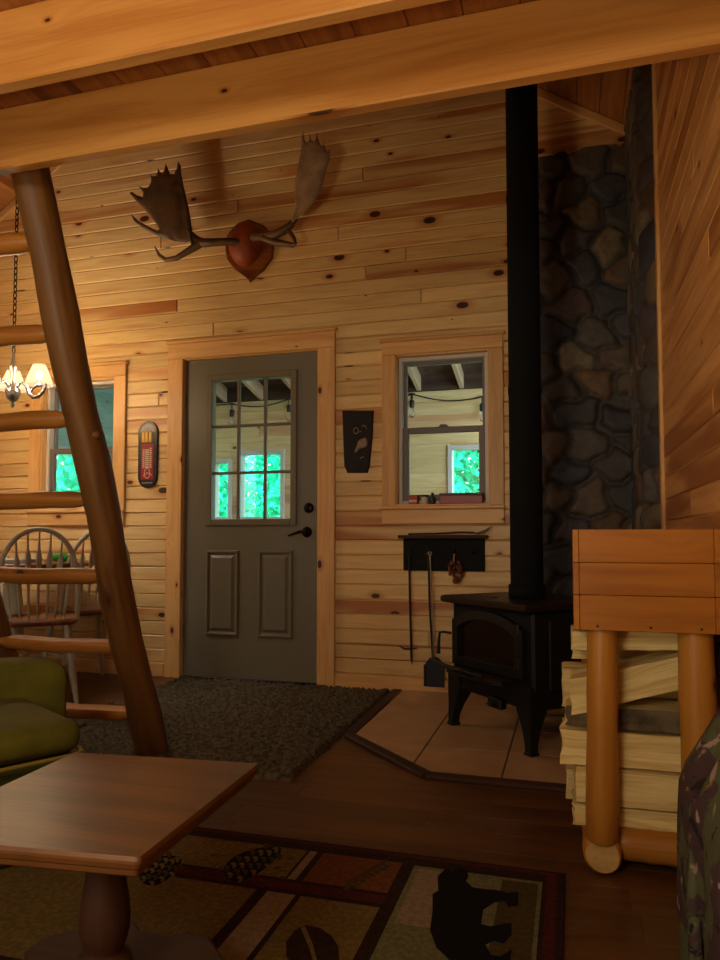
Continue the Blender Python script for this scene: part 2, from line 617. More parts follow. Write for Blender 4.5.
def glass_mat():
    t = NT('window glass')
    tr = t.n('ShaderNodeBsdfTransparent')
    tr.inputs[0].default_value = (.96, .98, .97, 1)
    gl = t.n('ShaderNodeBsdfGlossy')
    gl.inputs['Roughness'].default_value = 0.02
    fr = t.n('ShaderNodeFresnel')
    fr.inputs[0].default_value = 1.45
    mx = t.n('ShaderNodeMixShader')
    t.link(t.math('MULTIPLY', fr.outputs[0], .8), mx.inputs[0])
    t.link(tr.outputs[0], mx.inputs[1])
    t.link(gl.outputs[0], mx.inputs[2])
    t.link(mx.outputs[0], t.out.inputs[0])
    return t.m


M['glass'] = glass_mat()
M['stove_glass'] = plain('sooty stove glass', rgb(30, 16, 10), .12)


def emit(name, col, strength):
    t = NT(name)
    e = t.n('ShaderNodeEmission')
    e.inputs[0].default_value = col
    e.inputs[1].default_value = strength
    t.link(e.outputs[0], t.out.inputs[0])
    return t.m


M['bulb'] = emit('lit bulb', (1, .80, .55, 1), 5)


def shade_mat():
    t = NT('lit lamp shade glass')
    tl = t.n('ShaderNodeBsdfTranslucent')
    tl.inputs[0].default_value = (.012, .010, .008, 1)
    tr = t.n('ShaderNodeBsdfTransparent')
    tr.inputs[0].default_value = (1, .9, .75, 1)
    mx = t.n('ShaderNodeMixShader')
    mx.inputs[0].default_value = .72
    t.link(tl.outputs[0], mx.inputs[1])
    t.link(tr.outputs[0], mx.inputs[2])
    e = t.n('ShaderNodeEmission')
    e.inputs[0].default_value = (1, .74, .48, 1)
    e.inputs[1].default_value = .5
    ad = t.n('ShaderNodeAddShader')
    t.link(mx.outputs[0], ad.inputs[0])
    t.link(e.outputs[0], ad.inputs[1])
    t.link(ad.outputs[0], t.out.inputs[0])
    return t.m


M['shade'] = shade_mat()


def leaf_mat(name, c1, c2):
    t = NT(name)
    rn = t.n('ShaderNodeAttribute', attribute_name='rnd').outputs['Fac']
    c = t.mix(rn, c1, c2)
    d = t.n('ShaderNodeBsdfDiffuse')
    t.link(c, d.inputs[0])
    tl = t.n('ShaderNodeBsdfTranslucent')
    t.link(c, tl.inputs[0])
    mx = t.n('ShaderNodeMixShader')
    mx.inputs[0].default_value = .45
    t.link(d.outputs[0], mx.inputs[1])
    t.link(tl.outputs[0], mx.inputs[2])
    t.link(mx.outputs[0], t.out.inputs[0])
    return t.m


M['leaf'] = leaf_mat('tree leaves', (.010, .40, .24, 1), (.03, .70, .48, 1))
M['under'] = leaf_mat('undergrowth leaves', (.012, .48, .28, 1), (.05, .85, .52, 1))
M['trunk'] = plain('tree bark', rgb(70, 66, 58), .9, nscale=6, namt=.4)
M['ground'] = plain('forest ground', rgb(70, 90, 50), .95, nscale=2, namt=.3)


# ------------------------------------------------------------------ structure helpers
def struct(o, kind='structure'):
    o['kind'] = kind
    return o


def course_wall(mb, x0, x1, z0, z1, place, holes, pitch=0.0875, xlim=None, thick=0.02, seed=1, lmin=2.6, lmax=4.8):
    """tongue-and-groove courses. place(u0,u1,v0,v1,rnd): adds one board in wall coords."""
    rs = random.Random(seed)
    z = z0
    while z < z1 - 1e-6:
        za, zb = z, min(z + pitch, z1)
        a, b = x0, x1
        if xlim:
            a, b = xlim((za + zb) / 2)
        spans = [(a, b)]
        for hx0, hx1, hz0, hz1 in holes:
            if zb > hz0 + .01 and za < hz1 - .01:
                ns = []
                for s0, s1 in spans:
                    if hx1 <= s0 or hx0 >= s1:
                        ns.append((s0, s1))
                        continue
                    if hx0 > s0:
                        ns.append((s0, hx0))
                    if hx1 < s1:
                        ns.append((hx1, s1))
                spans = ns
        # butt joints continue over the holes
        cuts = []
        c = a - rs.random() * 2.5
        while c < b:
            c += rs.uniform(lmin, lmax)
            cuts.append(c)
        for s0, s1 in spans:
            ps = [s0] + [c for c in cuts if s0 + .05 < c < s1 - .05] + [s1]
            for p0, p1 in zip(ps, ps[1:]):
                if p1 - p0 > .004:
                    place(p0 + .0006, p1 - .0006, za, zb)
        z += pitch


def backing(mb, x0, x1, z0, z1, holes, box):
    """plain boxes around the openings"""
    zs = sorted({z0, z1, *[h[2] for h in holes], *[h[3] for h in holes]})
    for za, zb in zip(zs, zs[1:]):
        zm = (za + zb) / 2
        spans = [(x0, x1)]
        for h in holes:
            if h[2] < zm < h[3]:
                ns = []
                for s0, s1 in spans:
                    if h[1] <= s0 or h[0] >= s1:
                        ns.append((s0, s1))
                    else:
                        if h[0] > s0:
                            ns.append((s0, h[0]))
                        if h[1] < s1:
                            ns.append((h[1], s1))
                spans = ns
        for s0, s1 in spans:
            box(s0, s1, za, zb)


# ---- openings in the back wall (x0, x1, z0, z1)
DOOR = (-2.40, -1.465, 0.0, 2.05)
WIN_R = (-0.99, -0.435, 1.085, 1.975)
WIN_L = (-3.50, -2.905, 1.085, 1.965)
HOLES = [DOOR, WIN_R, WIN_L]


def roofx(z):
    if z <= EAVE:
        return XL, W
    d = (z - EAVE) / SLOPE
    return XL + d, W - d


# ---- back wall
mb = MB()
course_wall(mb, XL, W, 0.0, RIDGE_Z - .05, lambda a, b, z0, z1: mb.box((a, D, z0 + .0006), (b, D + .018, z1 - .0006), bev=.0065, long=0), HOLES, xlim=roofx, seed=4)
backing(mb, XL - .1, W + .1, 0, EAVE, HOLES, lambda a, b, z0, z1: mb.box((a, D + .012, z0), (b, D + .14, z1), long=0))
mb.prism([(XL - .1, EAVE), (W + .1, EAVE), (RIDGE_X, RIDGE_Z)], 0, .12, M=Matrix.Translation((0, D + .14, 0)) @ Matrix.Rotation(PI / 2, 4, 'X'))
struct(mb.build('wall_back', M['pine']))

# ---- right wall: near part boarded
YT = 3.24
mb = MB()
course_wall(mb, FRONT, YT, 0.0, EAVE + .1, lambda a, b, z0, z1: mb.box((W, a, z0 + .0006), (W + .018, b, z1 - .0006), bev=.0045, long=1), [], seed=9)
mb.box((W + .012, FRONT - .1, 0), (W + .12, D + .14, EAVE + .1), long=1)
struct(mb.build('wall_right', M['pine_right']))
mb = MB()
mb.box((W - .012, YT - .02, 0), (W + .004, YT + .03, EAVE), bev=.003)
struct(mb.build('trim_corner', M['pine_trim']))

# ---- left, front walls
mb = MB()
course_wall(mb, FRONT, D, 0.0, EAVE + .1, lambda a, b, z0, z1: mb.box((XL - .018, a, z0), (XL, b, z1), bev=.0045, long=1), [], pitch=.175, seed=12)
mb.box((XL - .12, FRONT - .1, 0), (XL - .012, D + .14, EAVE + .1), long=1)
struct(mb.build('wall_left', M['pine']))
WF = [(-3.3, -2.4, 1.0, 1.9)]
mb = MB()
backing(mb, XL - .1, W + .1, 0, 4.6, WF, lambda a, b, z0, z1: mb.box((a, FRONT - .1, z0), (b, FRONT, z1), long=0))
struct(mb.build('wall_front', M['pine']))
w3 = thing('window_3', None, None, (-2.85, FRONT - .05, 1.45), kind='structure')
mb = MB()
for a, b, c, d in ((-3.3, -3.24, 1, 1.9), (-2.46, -2.4, 1, 1.9), (-3.3, -2.4, 1, 1.06), (-3.3, -2.4, 1.84, 1.9), (-3.3, -2.4, 1.43, 1.47)):
    mb.box((a, FRONT - .08, c), (b, FRONT - .02, d), bev=.004)
mb.build('frame', M['white_vinyl'], w3)
mb = MB()
mb.box((-3.25, FRONT - .055, 1.05), (-2.45, FRONT - .05, 1.85))
mb.build('pane', M['glass'], w3)

# ---- roof
mb = MB()
ang = math.atan(SLOPE)
L = (W - RIDGE_X) / math.cos(ang) + .25
for sg in (1, -1):
    n = int(L / .14)
    for i in range(n):
        Mx = Matrix.Translation((RIDGE_X, 0, RIDGE_Z + .0)) @ Matrix.Rotation(sg * ang, 4, 'Y')
        a, b = (i * .14, i * .14 + .139) if sg > 0 else (-i * .14 - .139, -i * .14)
        mb.box((a, FRONT - .1, 0), (b, D + .2, .02), bev=.004, M=Mx, long=1)
    mb.box((0 if sg > 0 else -L, FRONT - .1, .016), (L if sg > 0 else 0, D + .2, .12), M=Mx, long=1)
mb.box((RIDGE_X - .12, FRONT - .1, RIDGE_Z + .015), (RIDGE_X + .12, D + .2, RIDGE_Z + .3), long=1)
struct(mb.build('ceiling', M['deck']))
# gable trim under the roof slope, behind the stove pipe
mb = MB()
for sg in (1, -1):
    Mx = Matrix.Translation((RIDGE_X, 0, RIDGE_Z)) @ Matrix.Rotation(sg * ang, 4, 'Y')
    mb.box((0 if sg > 0 else -L + .25, D - .022, -.05), (L - .25 if sg > 0 else 0, D, -.002), bev=.004, M=Mx, long=0)
    mb.box((0 if sg > 0 else -L + .25, D - .8, -.04), (L - .25 if sg > 0 else 0, D - .76, -.002), bev=.004, M=Mx, long=0)
struct(mb.build('trim_gable', M['pine_trim']))

# ---- floor (plank rows along x)
mb = MB()
rs = random.Random(2)
y = FRONT
while y < D + .05:
    x = XL - rs.random() * 1.2
    while x < W:
        ln = rs.uniform(.9, 1.3)
        a, b = max(x, XL), min(x + ln, W)
        if b > a + .01:
            mb.box((a, y, -.02), (b, y + .125, 0), bev=.0012, long=0)
        x += ln
    y += .125
mb.box((XL - .1, FRONT - .1, -.12), (W + .1, D + .14, -.016))
struct(mb.build('floor', M['floor']))

# ---- baseboard
mb = MB()
for a, b in ((XL, -2.515), (-1.372, W)):
    mb.box((a, D - .014, 0), (b, D, .085), bev=.004, long=0)
struct(mb.build('baseboard_back', M['pine_trim']))

# ---- hearth
hp = [(-.955, D - .014), (-.945, 3.14), (-.52, 2.72), (W - .001, 2.72), (W - .001, D - .014)]


def clip_poly(poly, a, b, c):     # keep a*x+b*y<=c
    out = []
    for i in range(len(poly)):
        p, q = poly[i], poly[(i + 1) % len(poly)]
        fp, fq = a * p[0] + b * p[1] - c, a * q[0] + b * q[1] - c
        if fp <= 0:
            out.append(p)
        if fp * fq < 0:
            k = fp / (fp - fq)
            out.append((p[0] + k * (q[0] - p[0]), p[1] + k * (q[1] - p[1])))
    return out


mb = MB()
mb.prism(hp, 0.0005, .009)
mb.mi = 1
xs = [-1.29, -.945 + .0, -.603, -.258, .087, .43]
ys = [2.72, 3.055, 3.40, 3.745, 4.09, 4.2]
for i in range(len(xs) - 1):
    for j in range(len(ys) - 1):
        p = hp
        for (a, b, c) in ((1, 0, xs[i + 1] - .003), (-1, 0, -xs[i] - .003), (0, 1, ys[j + 1] - .003), (0, -1, -ys[j] - .003)):
            p = clip_poly(p, a, b, c)
            if len(p) < 3:
                break
        if len(p) >= 3:
            mb.prism(p, .004, .013, bev=.0015)
hearth = mb.build('floor_hearth', [M['tile_grout'], M['tile']])
struct(hearth)
mb = MB()
edge = [(-.955, D - .02), (-.945, 3.14), (-.52, 2.72), (W - .002, 2.72)]
for (x0, y0), (x1, y1) in zip(edge, edge[1:]):
    a = math.atan2(y1 - y0, x1 - x0)
    ln = math.hypot(x1 - x0, y1 - y0)
    mb.box((-.012, -.05, 0.0005), (ln + .012, 0.004, .016), bev=.004, M=rotM((x0, y0, 0), a), long=0)
struct(mb.build('trim_hearth', M['floor_trim']))

# ------------------------------------------------------------------ stone wall
PAL = [rgb(*c) for c in ((112, 96, 82), (130, 106, 78), (96, 86, 80), (82, 78, 80), (118, 98, 84), (102, 76, 68), (88, 88, 96), (140, 122, 98), (76, 72, 80), (110, 104, 100), (122, 94, 70), (94, 82, 88))]
MORT = rgb(78, 74, 74)


def stone_sheet(name, w, h, place, seed, top_fade=True, res=.0125):
    r = np.random.default_rng(seed)
    sx, sy = .20, .155
    seeds = []
    j = 0
    yy = -sy
    while yy < h + sy:
        xx = -sx + (j % 2) * sx / 2
        while xx < w + sx:
            seeds.append((xx + r.uniform(-.3, .3) * sx, yy + r.uniform(-.3, .3) * sy, r.uniform(.8, 1.25), r.integers(len(PAL)), r.uniform(.75, 1.2), r.uniform(.75, 1.15)))
            xx += sx
        yy += sy
        j += 1
    S = np.array([(a[0], a[1]) for a in seeds])
    asp = np.array([a[2] for a in seeds])
    nu, nv = int(w / res) + 1, int(h / res) + 1
    U, V = np.meshgrid(np.linspace(0, w, nu), np.linspace(0, h, nv))
    P = np.stack([U.ravel(), V.ravel()], 1)
    P2 = P + .012 * np.stack([np.sin(P[:, 1] * 41 + P[:, 0] * 13), np.sin(P[:, 0] * 37 + P[:, 1] * 17)], 1)
    d = np.sqrt(((P2[:, None, 0] - S[None, :, 0]) * .85 * asp) ** 2 + ((P2[:, None, 1] - S[None, :, 1]) * 1.1 / asp) ** 2)
    idx = np.argsort(d, 1)[:, :2]
    f1 = d[np.arange(len(P)), idx[:, 0]]
    f2 = d[np.arange(len(P)), idx[:, 1]]
    e = np.clip((f2 - f1) / .055, 0, 1)
    sm = np.clip((e - .22) / .78, 0, 1)
    hh = np.sqrt(np.clip(1 - (1 - sm) ** 2, 0, 1))
    prot = np.array([.055 + .03 * a[5] for a in seeds])[idx[:, 0]]
    H = .035 + prot * hh * .55
    if seed == 35:
        H = H * np.clip(P[:, 0] / .10, .02, 1) ** .5
    mb = MB()
    vs = [place(P[k, 0], P[k, 1], H[k]) for k in range(len(P))]
    fs, us = [], []
    for b in range(nv - 1):
        for a in range(nu - 1):
            k = b * nu + a
            q = [k, k + 1, k + 1 + nu, k + nu]
            fs.append(q)
            us.append([(P[i, 0], P[i, 1]) for i in q])
    mb.add(vs, fs, us, smooth=True)
    # closing sides back to the wall
    for line in ([(b * nu) for b in range(nv)], [(b * nu + nu - 1) for b in range(nv)], list(range(nu)), [(nv - 1) * nu + a for a in range(nu)]):
        top = [vs[k] for k in line]
        bot = [place(P[k, 0], P[k, 1], 0.001) for k in line]
        n = len(line)
        mb.add(top + bot, [[i, i + 1, n + i + 1, n + i] for i in range(n - 1)], [[(0, 0)] * 4] * (n - 1), smooth=False)
    o = mb.build(name, M['stone'], fix=False)
    me = o.data
    at = me.attributes.new('col', 'FLOAT_COLOR', 'POINT')
    nvt = len(me.vertices)
    C = np.ones((nvt, 4), np.float32)
    C[:, :3] = MORT[:3]
    pal = np.array([[c * a[4] * .74 for c in PAL[a[3]][:3]] for a in seeds])[idx[:, 0]]
    mk = np.clip((e - .18) / .12, 0, 1)[:, None]
    C[:len(P), :3] = np.array(MORT[:3]) * (1 - mk) + pal * mk
    at.data.foreach_set('color', C.ravel())
    return struct(o)


SX0 = -.27
stone_sheet('wall_stone', W - SX0, 3.03 - .013, lambda u, v, h: (SX0 + u, D - h, .013 + v), 21)
stone_sheet('wall_stone_return', D - YT - .03, EAVE - .02 - .013, lambda u, v, h: (W - h * .85, YT + .03 + u, .013 + v), 35)


# ------------------------------------------------------------------ casings, door, windows
def casing(name, x0, x1, z0, z1, w=.1, cap=True, sill=False, y=D):
    mb = MB()
    t = .022
    mb.box((x0 - w, y - t, 0 if not sill else z0 - .01), (x0 + .006, y, z1 - .004), bev=.004, long=2)
    mb.box((x1 - .006, y - t, 0 if not sill else z0 - .01), (x1 + w, y, z1 - .004), bev=.004, long=2)
    mb.box((x0 - w, y - t - .002, z1 - .004), (x1 + w, y, z1 + w * .92), bev=.004, long=0)
    mb.box((x0 - w - .014, y - t - .016, z1 + w * .92), (x1 + w + .014, y, z1 + w * .92 + .02), bev=.006, long=0)
    if sill:
        mb.box((x0 - w - .004, y - t - .012, z0 - .03), (x1 + w + .004, y, z0 - .008), bev=.005, long=0)
        mb.box((x0 - w, y - t, z0 - .115), (x1 + w, y, z0 - .03), bev=.004, long=0)
    # jamb lining through the wall
    mb.box((x0 - .004, y - .004, z0), (x0 + .012, y + .13, z1), bev=.001, long=2)
    mb.box((x1 - .012, y - .004, z0), (x1 + .004, y + .13, z1), bev=.001, long=2)
    mb.box((x0, y - .004, z1 - .012), (x1, y + .13, z1 + .004), bev=.001, long=0)
    if sill:
        mb.box((x0, y - .02, z0 - .03), (x1, y + .13, z0), bev=.001, long=0)
    return struct(mb.build(name, M['pine_trim']))


casing('trim_1', *DOOR, w=.105)
casing('trim_2', *WIN_R, w=.078, sill=True)
casing('trim_3', *WIN_L, w=.085, sill=True)

# door slab
dx0, dx1, dz0, dz1 = DOOR[0] + .014, DOOR[1] - .014, .016, DOOR[3] - .014
dr = thing('door_1', None, None, ((dx0 + dx1) / 2, D + .02, 0), kind='structure')
DY = D + .012     # room face of the slab


def dpt(px, py):
    p = at_y(px, py, DY)
    return p.x, p.z


GL = (dpt(212, 400)[0], dpt(292, 400)[0], dpt(250, 520)[1], dpt(250, 378)[1])
mb = MB()
backing(mb, dx0, dx1, dz0, dz1, [GL], lambda a, b, z0, z1: mb.box((a, DY, z0), (b, DY + .044, z1)))
mb.build('slab', M['door'], dr)
# lite frame
mb = MB()
fw = .035
for a, b, c, d in ((GL[0] - fw, GL[0] + .006, GL[2] - fw, GL[3] + fw), (GL[1] - .006, GL[1] + fw, GL[2] - fw, GL[3] + fw),
                   (GL[0] + .006, GL[1] - .006, GL[2] - fw, GL[2] + .006), (GL[0] + .006, GL[1] - .006, GL[3] - .006, GL[3] + fw)):
    mb.box((a, DY - .012, c), (b, DY + .05, d), bev=.004)
mb.build('window_frame', M['muntin'], dr)
mb = MB()
for k in (1, 2):
    x = GL[0] + (GL[1] - GL[0]) * k / 3
    mb.box((x - .009, DY + .004, GL[2]), (x + .009, DY + .03, GL[3]), bev=.004)
    z = GL[2] + (GL[3] - GL[2]) * k / 3
    mb.box((GL[0], DY + .005, z - .009), (GL[1], DY + .029, z + .009), bev=.004)
mb.build('grille', M['muntin'], dr)
mb = MB()
mb.box((GL[0], DY + .020, GL[2]), (GL[1], DY + .023, GL[3]))
mb.build('pane', M['glass'], dr)
# raised panels
for px0, px1 in ((206, 239), (258, 293)):
    a, b = dpt(px0, 590)[0], dpt(px1, 590)[0]
    c, d = dpt(250, 637)[1], dpt(250, 550)[1]
    mb = MB()
    rings = []
    for ins, yy in ((0, -.0005), (.008, -.012), (.016, -.012), (.024, -.001), (.034, -.001), (.05, -.011), (.052, -.011)):
        rings.append([(a + ins, DY + yy, c + ins), (b - ins, DY + yy, c + ins), (b - ins, DY + yy, d - ins), (a + ins, DY + yy, d - ins)])
    mb.loft(rings, smooth=False)
    mb.build('raised_panel', M['door'], dr)
# hardware
hx, hz = dpt(307, 532)
mb = MB()
Mx = Matrix.Translation((hx, DY, hz)) @ Matrix.Rotation(PI / 2, 4, 'X')
mb.M = Mx
mb.lathe([(.033, 0), (.033, .006), (.028, .012), (.014, .014), (.012, .045), (.010, .05)], n=20)
mb.M = Matrix.Identity(4)
mb.tube([(hx, DY - .045, hz), (hx - .03, DY - .05, hz + .002), (hx - .06, DY - .05, hz - .008), (hx - .09, DY - .048, hz - .02), (hx - .105, DY - .046, hz - .022)], [.010, .010, .008, .007, .005], n=10)
mb.build('lever_handle', M['bronze'], dr)
bx, bz = dpt(309, 508)
mb = MB()
mb.M = Matrix.Translation((bx, DY, bz)) @ Matrix.Rotation(PI / 2, 4, 'X')
mb.lathe([(.032, 0), (.032, .008), (.026, .014), (.0, .015)], n=20, caps=False)
mb.box((-.005, -.018, .014), (.005, .018, .03), bev=.003)
mb.build('deadbolt', M['bronze'], dr)
for z in (.3, 1.05, 1.78):
    mb = MB()
    mb.tube([(dx0 - .004, DY - .006, z - .045), (dx0 - .004, DY - .006, z + .045)], .006, n=8)
    mb.build('hinge', M['steel'], dr)
mb = MB()
mb.box((DOOR[0], D - .01, 0), (DOOR[1], D + .13, .015), bev=.004)
mb.build('threshold', M['bronze'], dr)


def sash_window(name, x0, x1, z0, z1, split):
    w = thing(name, None, None, ((x0 + x1) / 2, D + .08, z0), kind='structure')
    x0, x1, z0, z1 = x0 + .012, x1 - .012, z0, z1 - .012
    Y0 = D + .05
    f = .022

    def ring(mb, a, b, c, d, t, y0, y1, bev=.003):
        mb.box((a, y0, c), (a + t, y1, d), bev=bev)
        mb.box((b - t, y0, c), (b, y1, d), bev=bev)
        mb.box((a + t, y0, c), (b - t, y1, c + t), bev=bev)
        mb.box((a + t, y0, d - t), (b - t, y1, d), bev=bev)
    mb = MB()
    ring(mb, x0, x1, z0, z1, f, Y0 - .01, Y0 + .075)
    mb.build('window_frame', M['white_vinyl'], w)
    zs = z0 + (z1 - z0) * split
    mb = MB()
    ring(mb, x0 + f, x1 - f, zs - .01, z1 - f, .018, Y0 + .035, Y0 + .065)
    s = mb.build('upper_sash', M['screen_bar'], w)
    mb = MB()
    mb.box((x0 + f + .01, Y0 + .048, zs), (x1 - f - .01, Y0 + .051, z1 - f - .01))
    mb.build('pane', M['glass'], s)
    mb = MB()
    ring(mb, x0 + f, x1 - f, z0 + f, zs + .018, .036, Y0, Y0 + .03)
    s = mb.build('lower_sash', M['screen_bar'], w)
    mb = MB()
    mb.box((x0 + f + .02, Y0 + .013, z0 + f + .02), (x1 - f - .02, Y0 + .016, zs - .005))
    mb.build('pane', M['glass'], s)
    mb = MB()
    cx = (x0 + x1) / 2
    mb.box((cx - .03, Y0 - .004, zs + .014), (cx + .03, Y0 + .02, zs + .024), bev=.004)
    mb.tube([(cx - .02, Y0 + .005, zs + .028), (cx + .02, Y0 + .005, zs + .026)], .006, n=8)
    mb.build('sash_lock', M['screen_bar'], s)
    return w


sash_window('window_1', *WIN_L, .46)
sash_window('window_2', *WIN_R, .50)

# ------------------------------------------------------------------ loft deck and joists
AY0, AY1, AZ0, AZ1 = 1.735, 1.775, 2.012, 2.2
mb = MB()
y0 = FRONT
x = XL
while x < W - .01:
    b = min(x + .14, W - .001)
    mb.box((x + .0006, FRONT, AZ1), (b - .0006, AY1 + .01, AZ1 + .022), bev=.0025, long=1)
    x += .14
struct(mb.build('ceiling_loft', M['deck']))


def joist(y0, y1, label):
    t = thing('loft_joist', label, 'joist', ((XL + W) / 2, (y0 + y1) / 2, AZ0), kind='thing')
    mb = MB()
    mb.box((XL + .001, y0, AZ0), (W - .001, y1, AZ1 - .0005), bev=.004, long=0)
    mb.build('timber', M['beam'], t)
    return t


def joist_one(y0, y1, label):
    mb = MB()
    mb.box((XL + .001, y0, AZ0), (W - .001, y1, AZ1 - .0005), bev=.004, long=0)
    return mb.build('loft_joist', M['beam'], label=label, category='joist', kind='thing', group='pine loft joists')


joist_one(AY0, AY1, 'wide golden pine joist at the loft edge, the ladder leans behind it')
joist_one(1.40, 1.44, 'golden pine joist nearer the camera, above and before the ladder joist')

# ------------------------------------------------------------------ loft ladder
RB, RTp = Vector((-1.655, 2.629, 0)), Vector((-1.68, 1.9, 2.10))


def rail_pt(t):
    return RB + (RTp - RB) * t


lad = thing('loft_ladder', 'peeled log ladder with thick rails and half-log rungs leaning on the loft edge', 'ladder', (-1.97, 2.63, 0))
for dx, nm in ((0, 'rail'), (-.63, 'rail')):
    mb = MB()
    pts, rad = [], []
    for i in range(15):
        t = i / 14 * 1.11
        p = rail_pt(t) + Vector((dx, 0, 0))
        p += Vector((.006 * math.sin(i * 1.3 + dx), .006 * math.cos(i * .9), 0))
        if i == 0:
            p.z = .004
        pts.append(p)
        rad.append(.067 - .010 * i / 14 + .003 * math.sin(i * 2.1))
    mb.tube(pts, rad, n=18, wob=.05)
    # branch stub
    p = rail_pt(.60) + Vector((dx + .055, -.01, 0))
    if dx == 0:
        mb.tube([p - Vector((.03, 0, 0)), p + Vector((.006, 0, 0)), p + Vector((.014, 0, 0))], [.022, .017, .006], n=9)
    mb.build(nm, M['rail_log'], lad)
for z, r, fl in ((1.888, .036, .8), (1.604, .036, .8), (1.321, .036, .72), (1.04, .038, .6), (.756, .042, .45), (.479, .044, .2), (.2, .044, .1)):
    p = rail_pt(z / 2.10)
    mb = MB()
    x0, x1 = p.x - .63 + .03, p.x - .035
    c = p + Vector((0, -.012, 0))
    pts = [Vector((x0 + (x1 - x0) * k, c.y, z + .003 * math.sin(9 * k + z))) for k in (0, .05, .1, .3, .5, .7, .9, .96, 1)]
    mb.tube(pts, [r * .62, r * .85, r, r * 1.03, r, r * 1.02, r, r * .82, r * .55], n=16, flat=fl, wob=.03)
    mb.build('rung', M['log'], lad)

# ------------------------------------------------------------------ antlers
PX = lambda L: [(120 + x / 3.273, 120 + y / 3.273) for x, y in L]


def blade(mb, px, depth_fn, thick):
    """antler blade: an outline filled with points, rounded in section"""
    pts = [at_y(a, b, D - depth_fn(a, b)) for a, b in px]
    xz = [Vector((p.x, p.z)) for p in pts]
    # densify the outline
    out = []
    for i in range(len(xz)):
        a, b = xz[i], xz[(i + 1) % len(xz)]
        n = max(1, int((b - a).length / .012))
        out += [a + (b - a) * k / n for k in range(n)]
    n = len(out)
    A = np.array([(p.x, p.y) for p in out])
    lo, hi = A.min(0), A.max(0)
    inner = []
    st = .011
    B = np.roll(A, -1, 0)
    for gx in np.arange(lo[0], hi[0], st):
        for gy in np.arange(lo[1], hi[1], st):
            q = np.array((gx, gy))
            # inside test
            c = False
            for (x1, y1), (x2, y2) in zip(A, B):
                if (y1 > gy) != (y2 > gy) and gx < (x2 - x1) * (gy - y1) / (y2 - y1) + x1:
                    c = not c
            if c and np.min(np.hypot(*(A - q).T)) > .0075:
                inner.append(Vector((gx, gy)))
    res = delaunay_2d_cdt(out + inner, [(i, (i + 1) % n) for i in range(n)], [], 1, 1e-6)
    V2, F2 = res[0], res[2]
    P = np.array([(p.x, p.y) for p in V2])
    e = np.array([np.min(np.hypot(*(A - q).T)) for q in P])
    half = np.sqrt(np.clip(1 - (1 - np.clip(e / .022, 0, 1)) ** 2, 0, 1)) * thick
    # depth: invert by nearest pixel relation
    ys = []
    ref = [(p.x, p.z, a, b) for p, (a, b) in zip(pts, px)]
    R = np.array(ref)
    for q in P:
        w = 1 / (np.hypot(R[:, 0] - q[0], R[:, 1] - q[1]) ** 2 + 1e-4)
        w /= w.sum()
        ys.append(D - depth_fn((w * R[:, 2]).sum(), (w * R[:, 3]).sum()))
    fr = [(q[0], y - h, q[1]) for q, y, h in zip(P, ys, half)]
    bk = [(q[0], y + h, q[1]) for q, y, h in zip(P, ys, half)]
    m = len(P)
    fs = [list(f) for f in F2] + [[m + i for i in f][::-1] for f in F2]
    mb.add(fr + bk, fs, [[((fr + bk)[i][0], (fr + bk)[i][2]) for i in f] for f in fs], smooth=True)
    # rim where front and back already coincide (e = 0 there)


moose = thing('moose_antler_mount', 'broad moose antlers on a leather-capped wooden plaque high on the pine wall', 'antlers', tuple(at_y(250, 250, D)))
mb = MB()
pl = PX([(345, 398), (352, 375), (372, 350), (420, 325), (470, 345), (495, 375), (502, 410), (498, 450), (470, 490), (440, 512), (425, 530), (410, 515), (375, 490), (350, 455), (345, 425)])
poly = [at_y(a, b, D - .02) for a, b in pl]
c0 = sum(poly, Vector()) / len(poly)
mb.prism([(p.x - c0.x, p.z - c0.z) for p in poly], 0, .026, M=Matrix.Translation((c0.x, D - .0005, c0.z)) @ Matrix.Rotation(PI / 2, 4, 'X'), bev=.006)
mb.build('plaque', M['plaque'], moose)
mb = MB()
c = at_y(*PX([(402, 400)])[0], D - .06)
prof = []
for i in range(11):
    a = i / 10 * PI / 2
    prof.append((.112 * math.cos(a), .10 * math.sin(a)))
mb.M = Matrix.Translation((c.x + .005, D - .024, c.z)) @ Matrix.Rotation(PI / 2, 4, 'X') @ Matrix.Diagonal((1.0, 1.3, 1, 1))
mb.lathe(prof, n=28)
mb.M = Matrix.Identity(4)
mb.build('leather_cap', M['hide'], moose)
# left antler
mb = MB()
left_px = PX([(238, 372), (232, 330), (225, 290), (215, 245), (205, 200), (199, 150), (190, 134), (185, 160), (178, 178), (165, 178), (157, 158), (149, 140), (146, 158), (142, 176), (132, 172), (123, 155), (122, 172), (118, 184), (106, 184), (97, 176), (101, 192), (100, 206), (90, 224), (76, 222), (57, 213), (68, 226), (76, 238), (74, 252), (55, 246), (38, 234), (29, 238), (50, 262), (80, 292), (103, 320), (122, 343), (130, 358), (122, 362), (92, 348), (58, 328), (32, 304), (44, 328), (72, 352), (110, 374), (150, 390), (185, 398), (215, 402), (232, 395)])
blade(mb, left_px, lambda x, y: .13 + max(0, 235 - y) * .0004 + max(0, 175 - x) * .0022, .011)


def P3(L, df):
    return [at_y(a, b, D - df(i)) for i, (a, b) in enumerate(PX(L))]


mb.tube(P3([(392, 402), (350, 398), (310, 400), (275, 402), (250, 396), (236, 382), (224, 362)], lambda i: (.10, .13, .15, .155, .15, .145, .14)[i]), [.026, .024, .024, .028, .032, .026, .014], n=12)
mb.tube(P3([(262, 404), (225, 428), (185, 452), (150, 458), (128, 442), (113, 413)], lambda i: .155 + .012 * i), [.028, .021, .017, .014, .011, .003], n=10)
mb.tube(P3([(240, 408), (232, 385), (229, 362)], lambda i: .17), [.016, .010, .002], n=8)
mb.build('antler', M['antler'], moose)
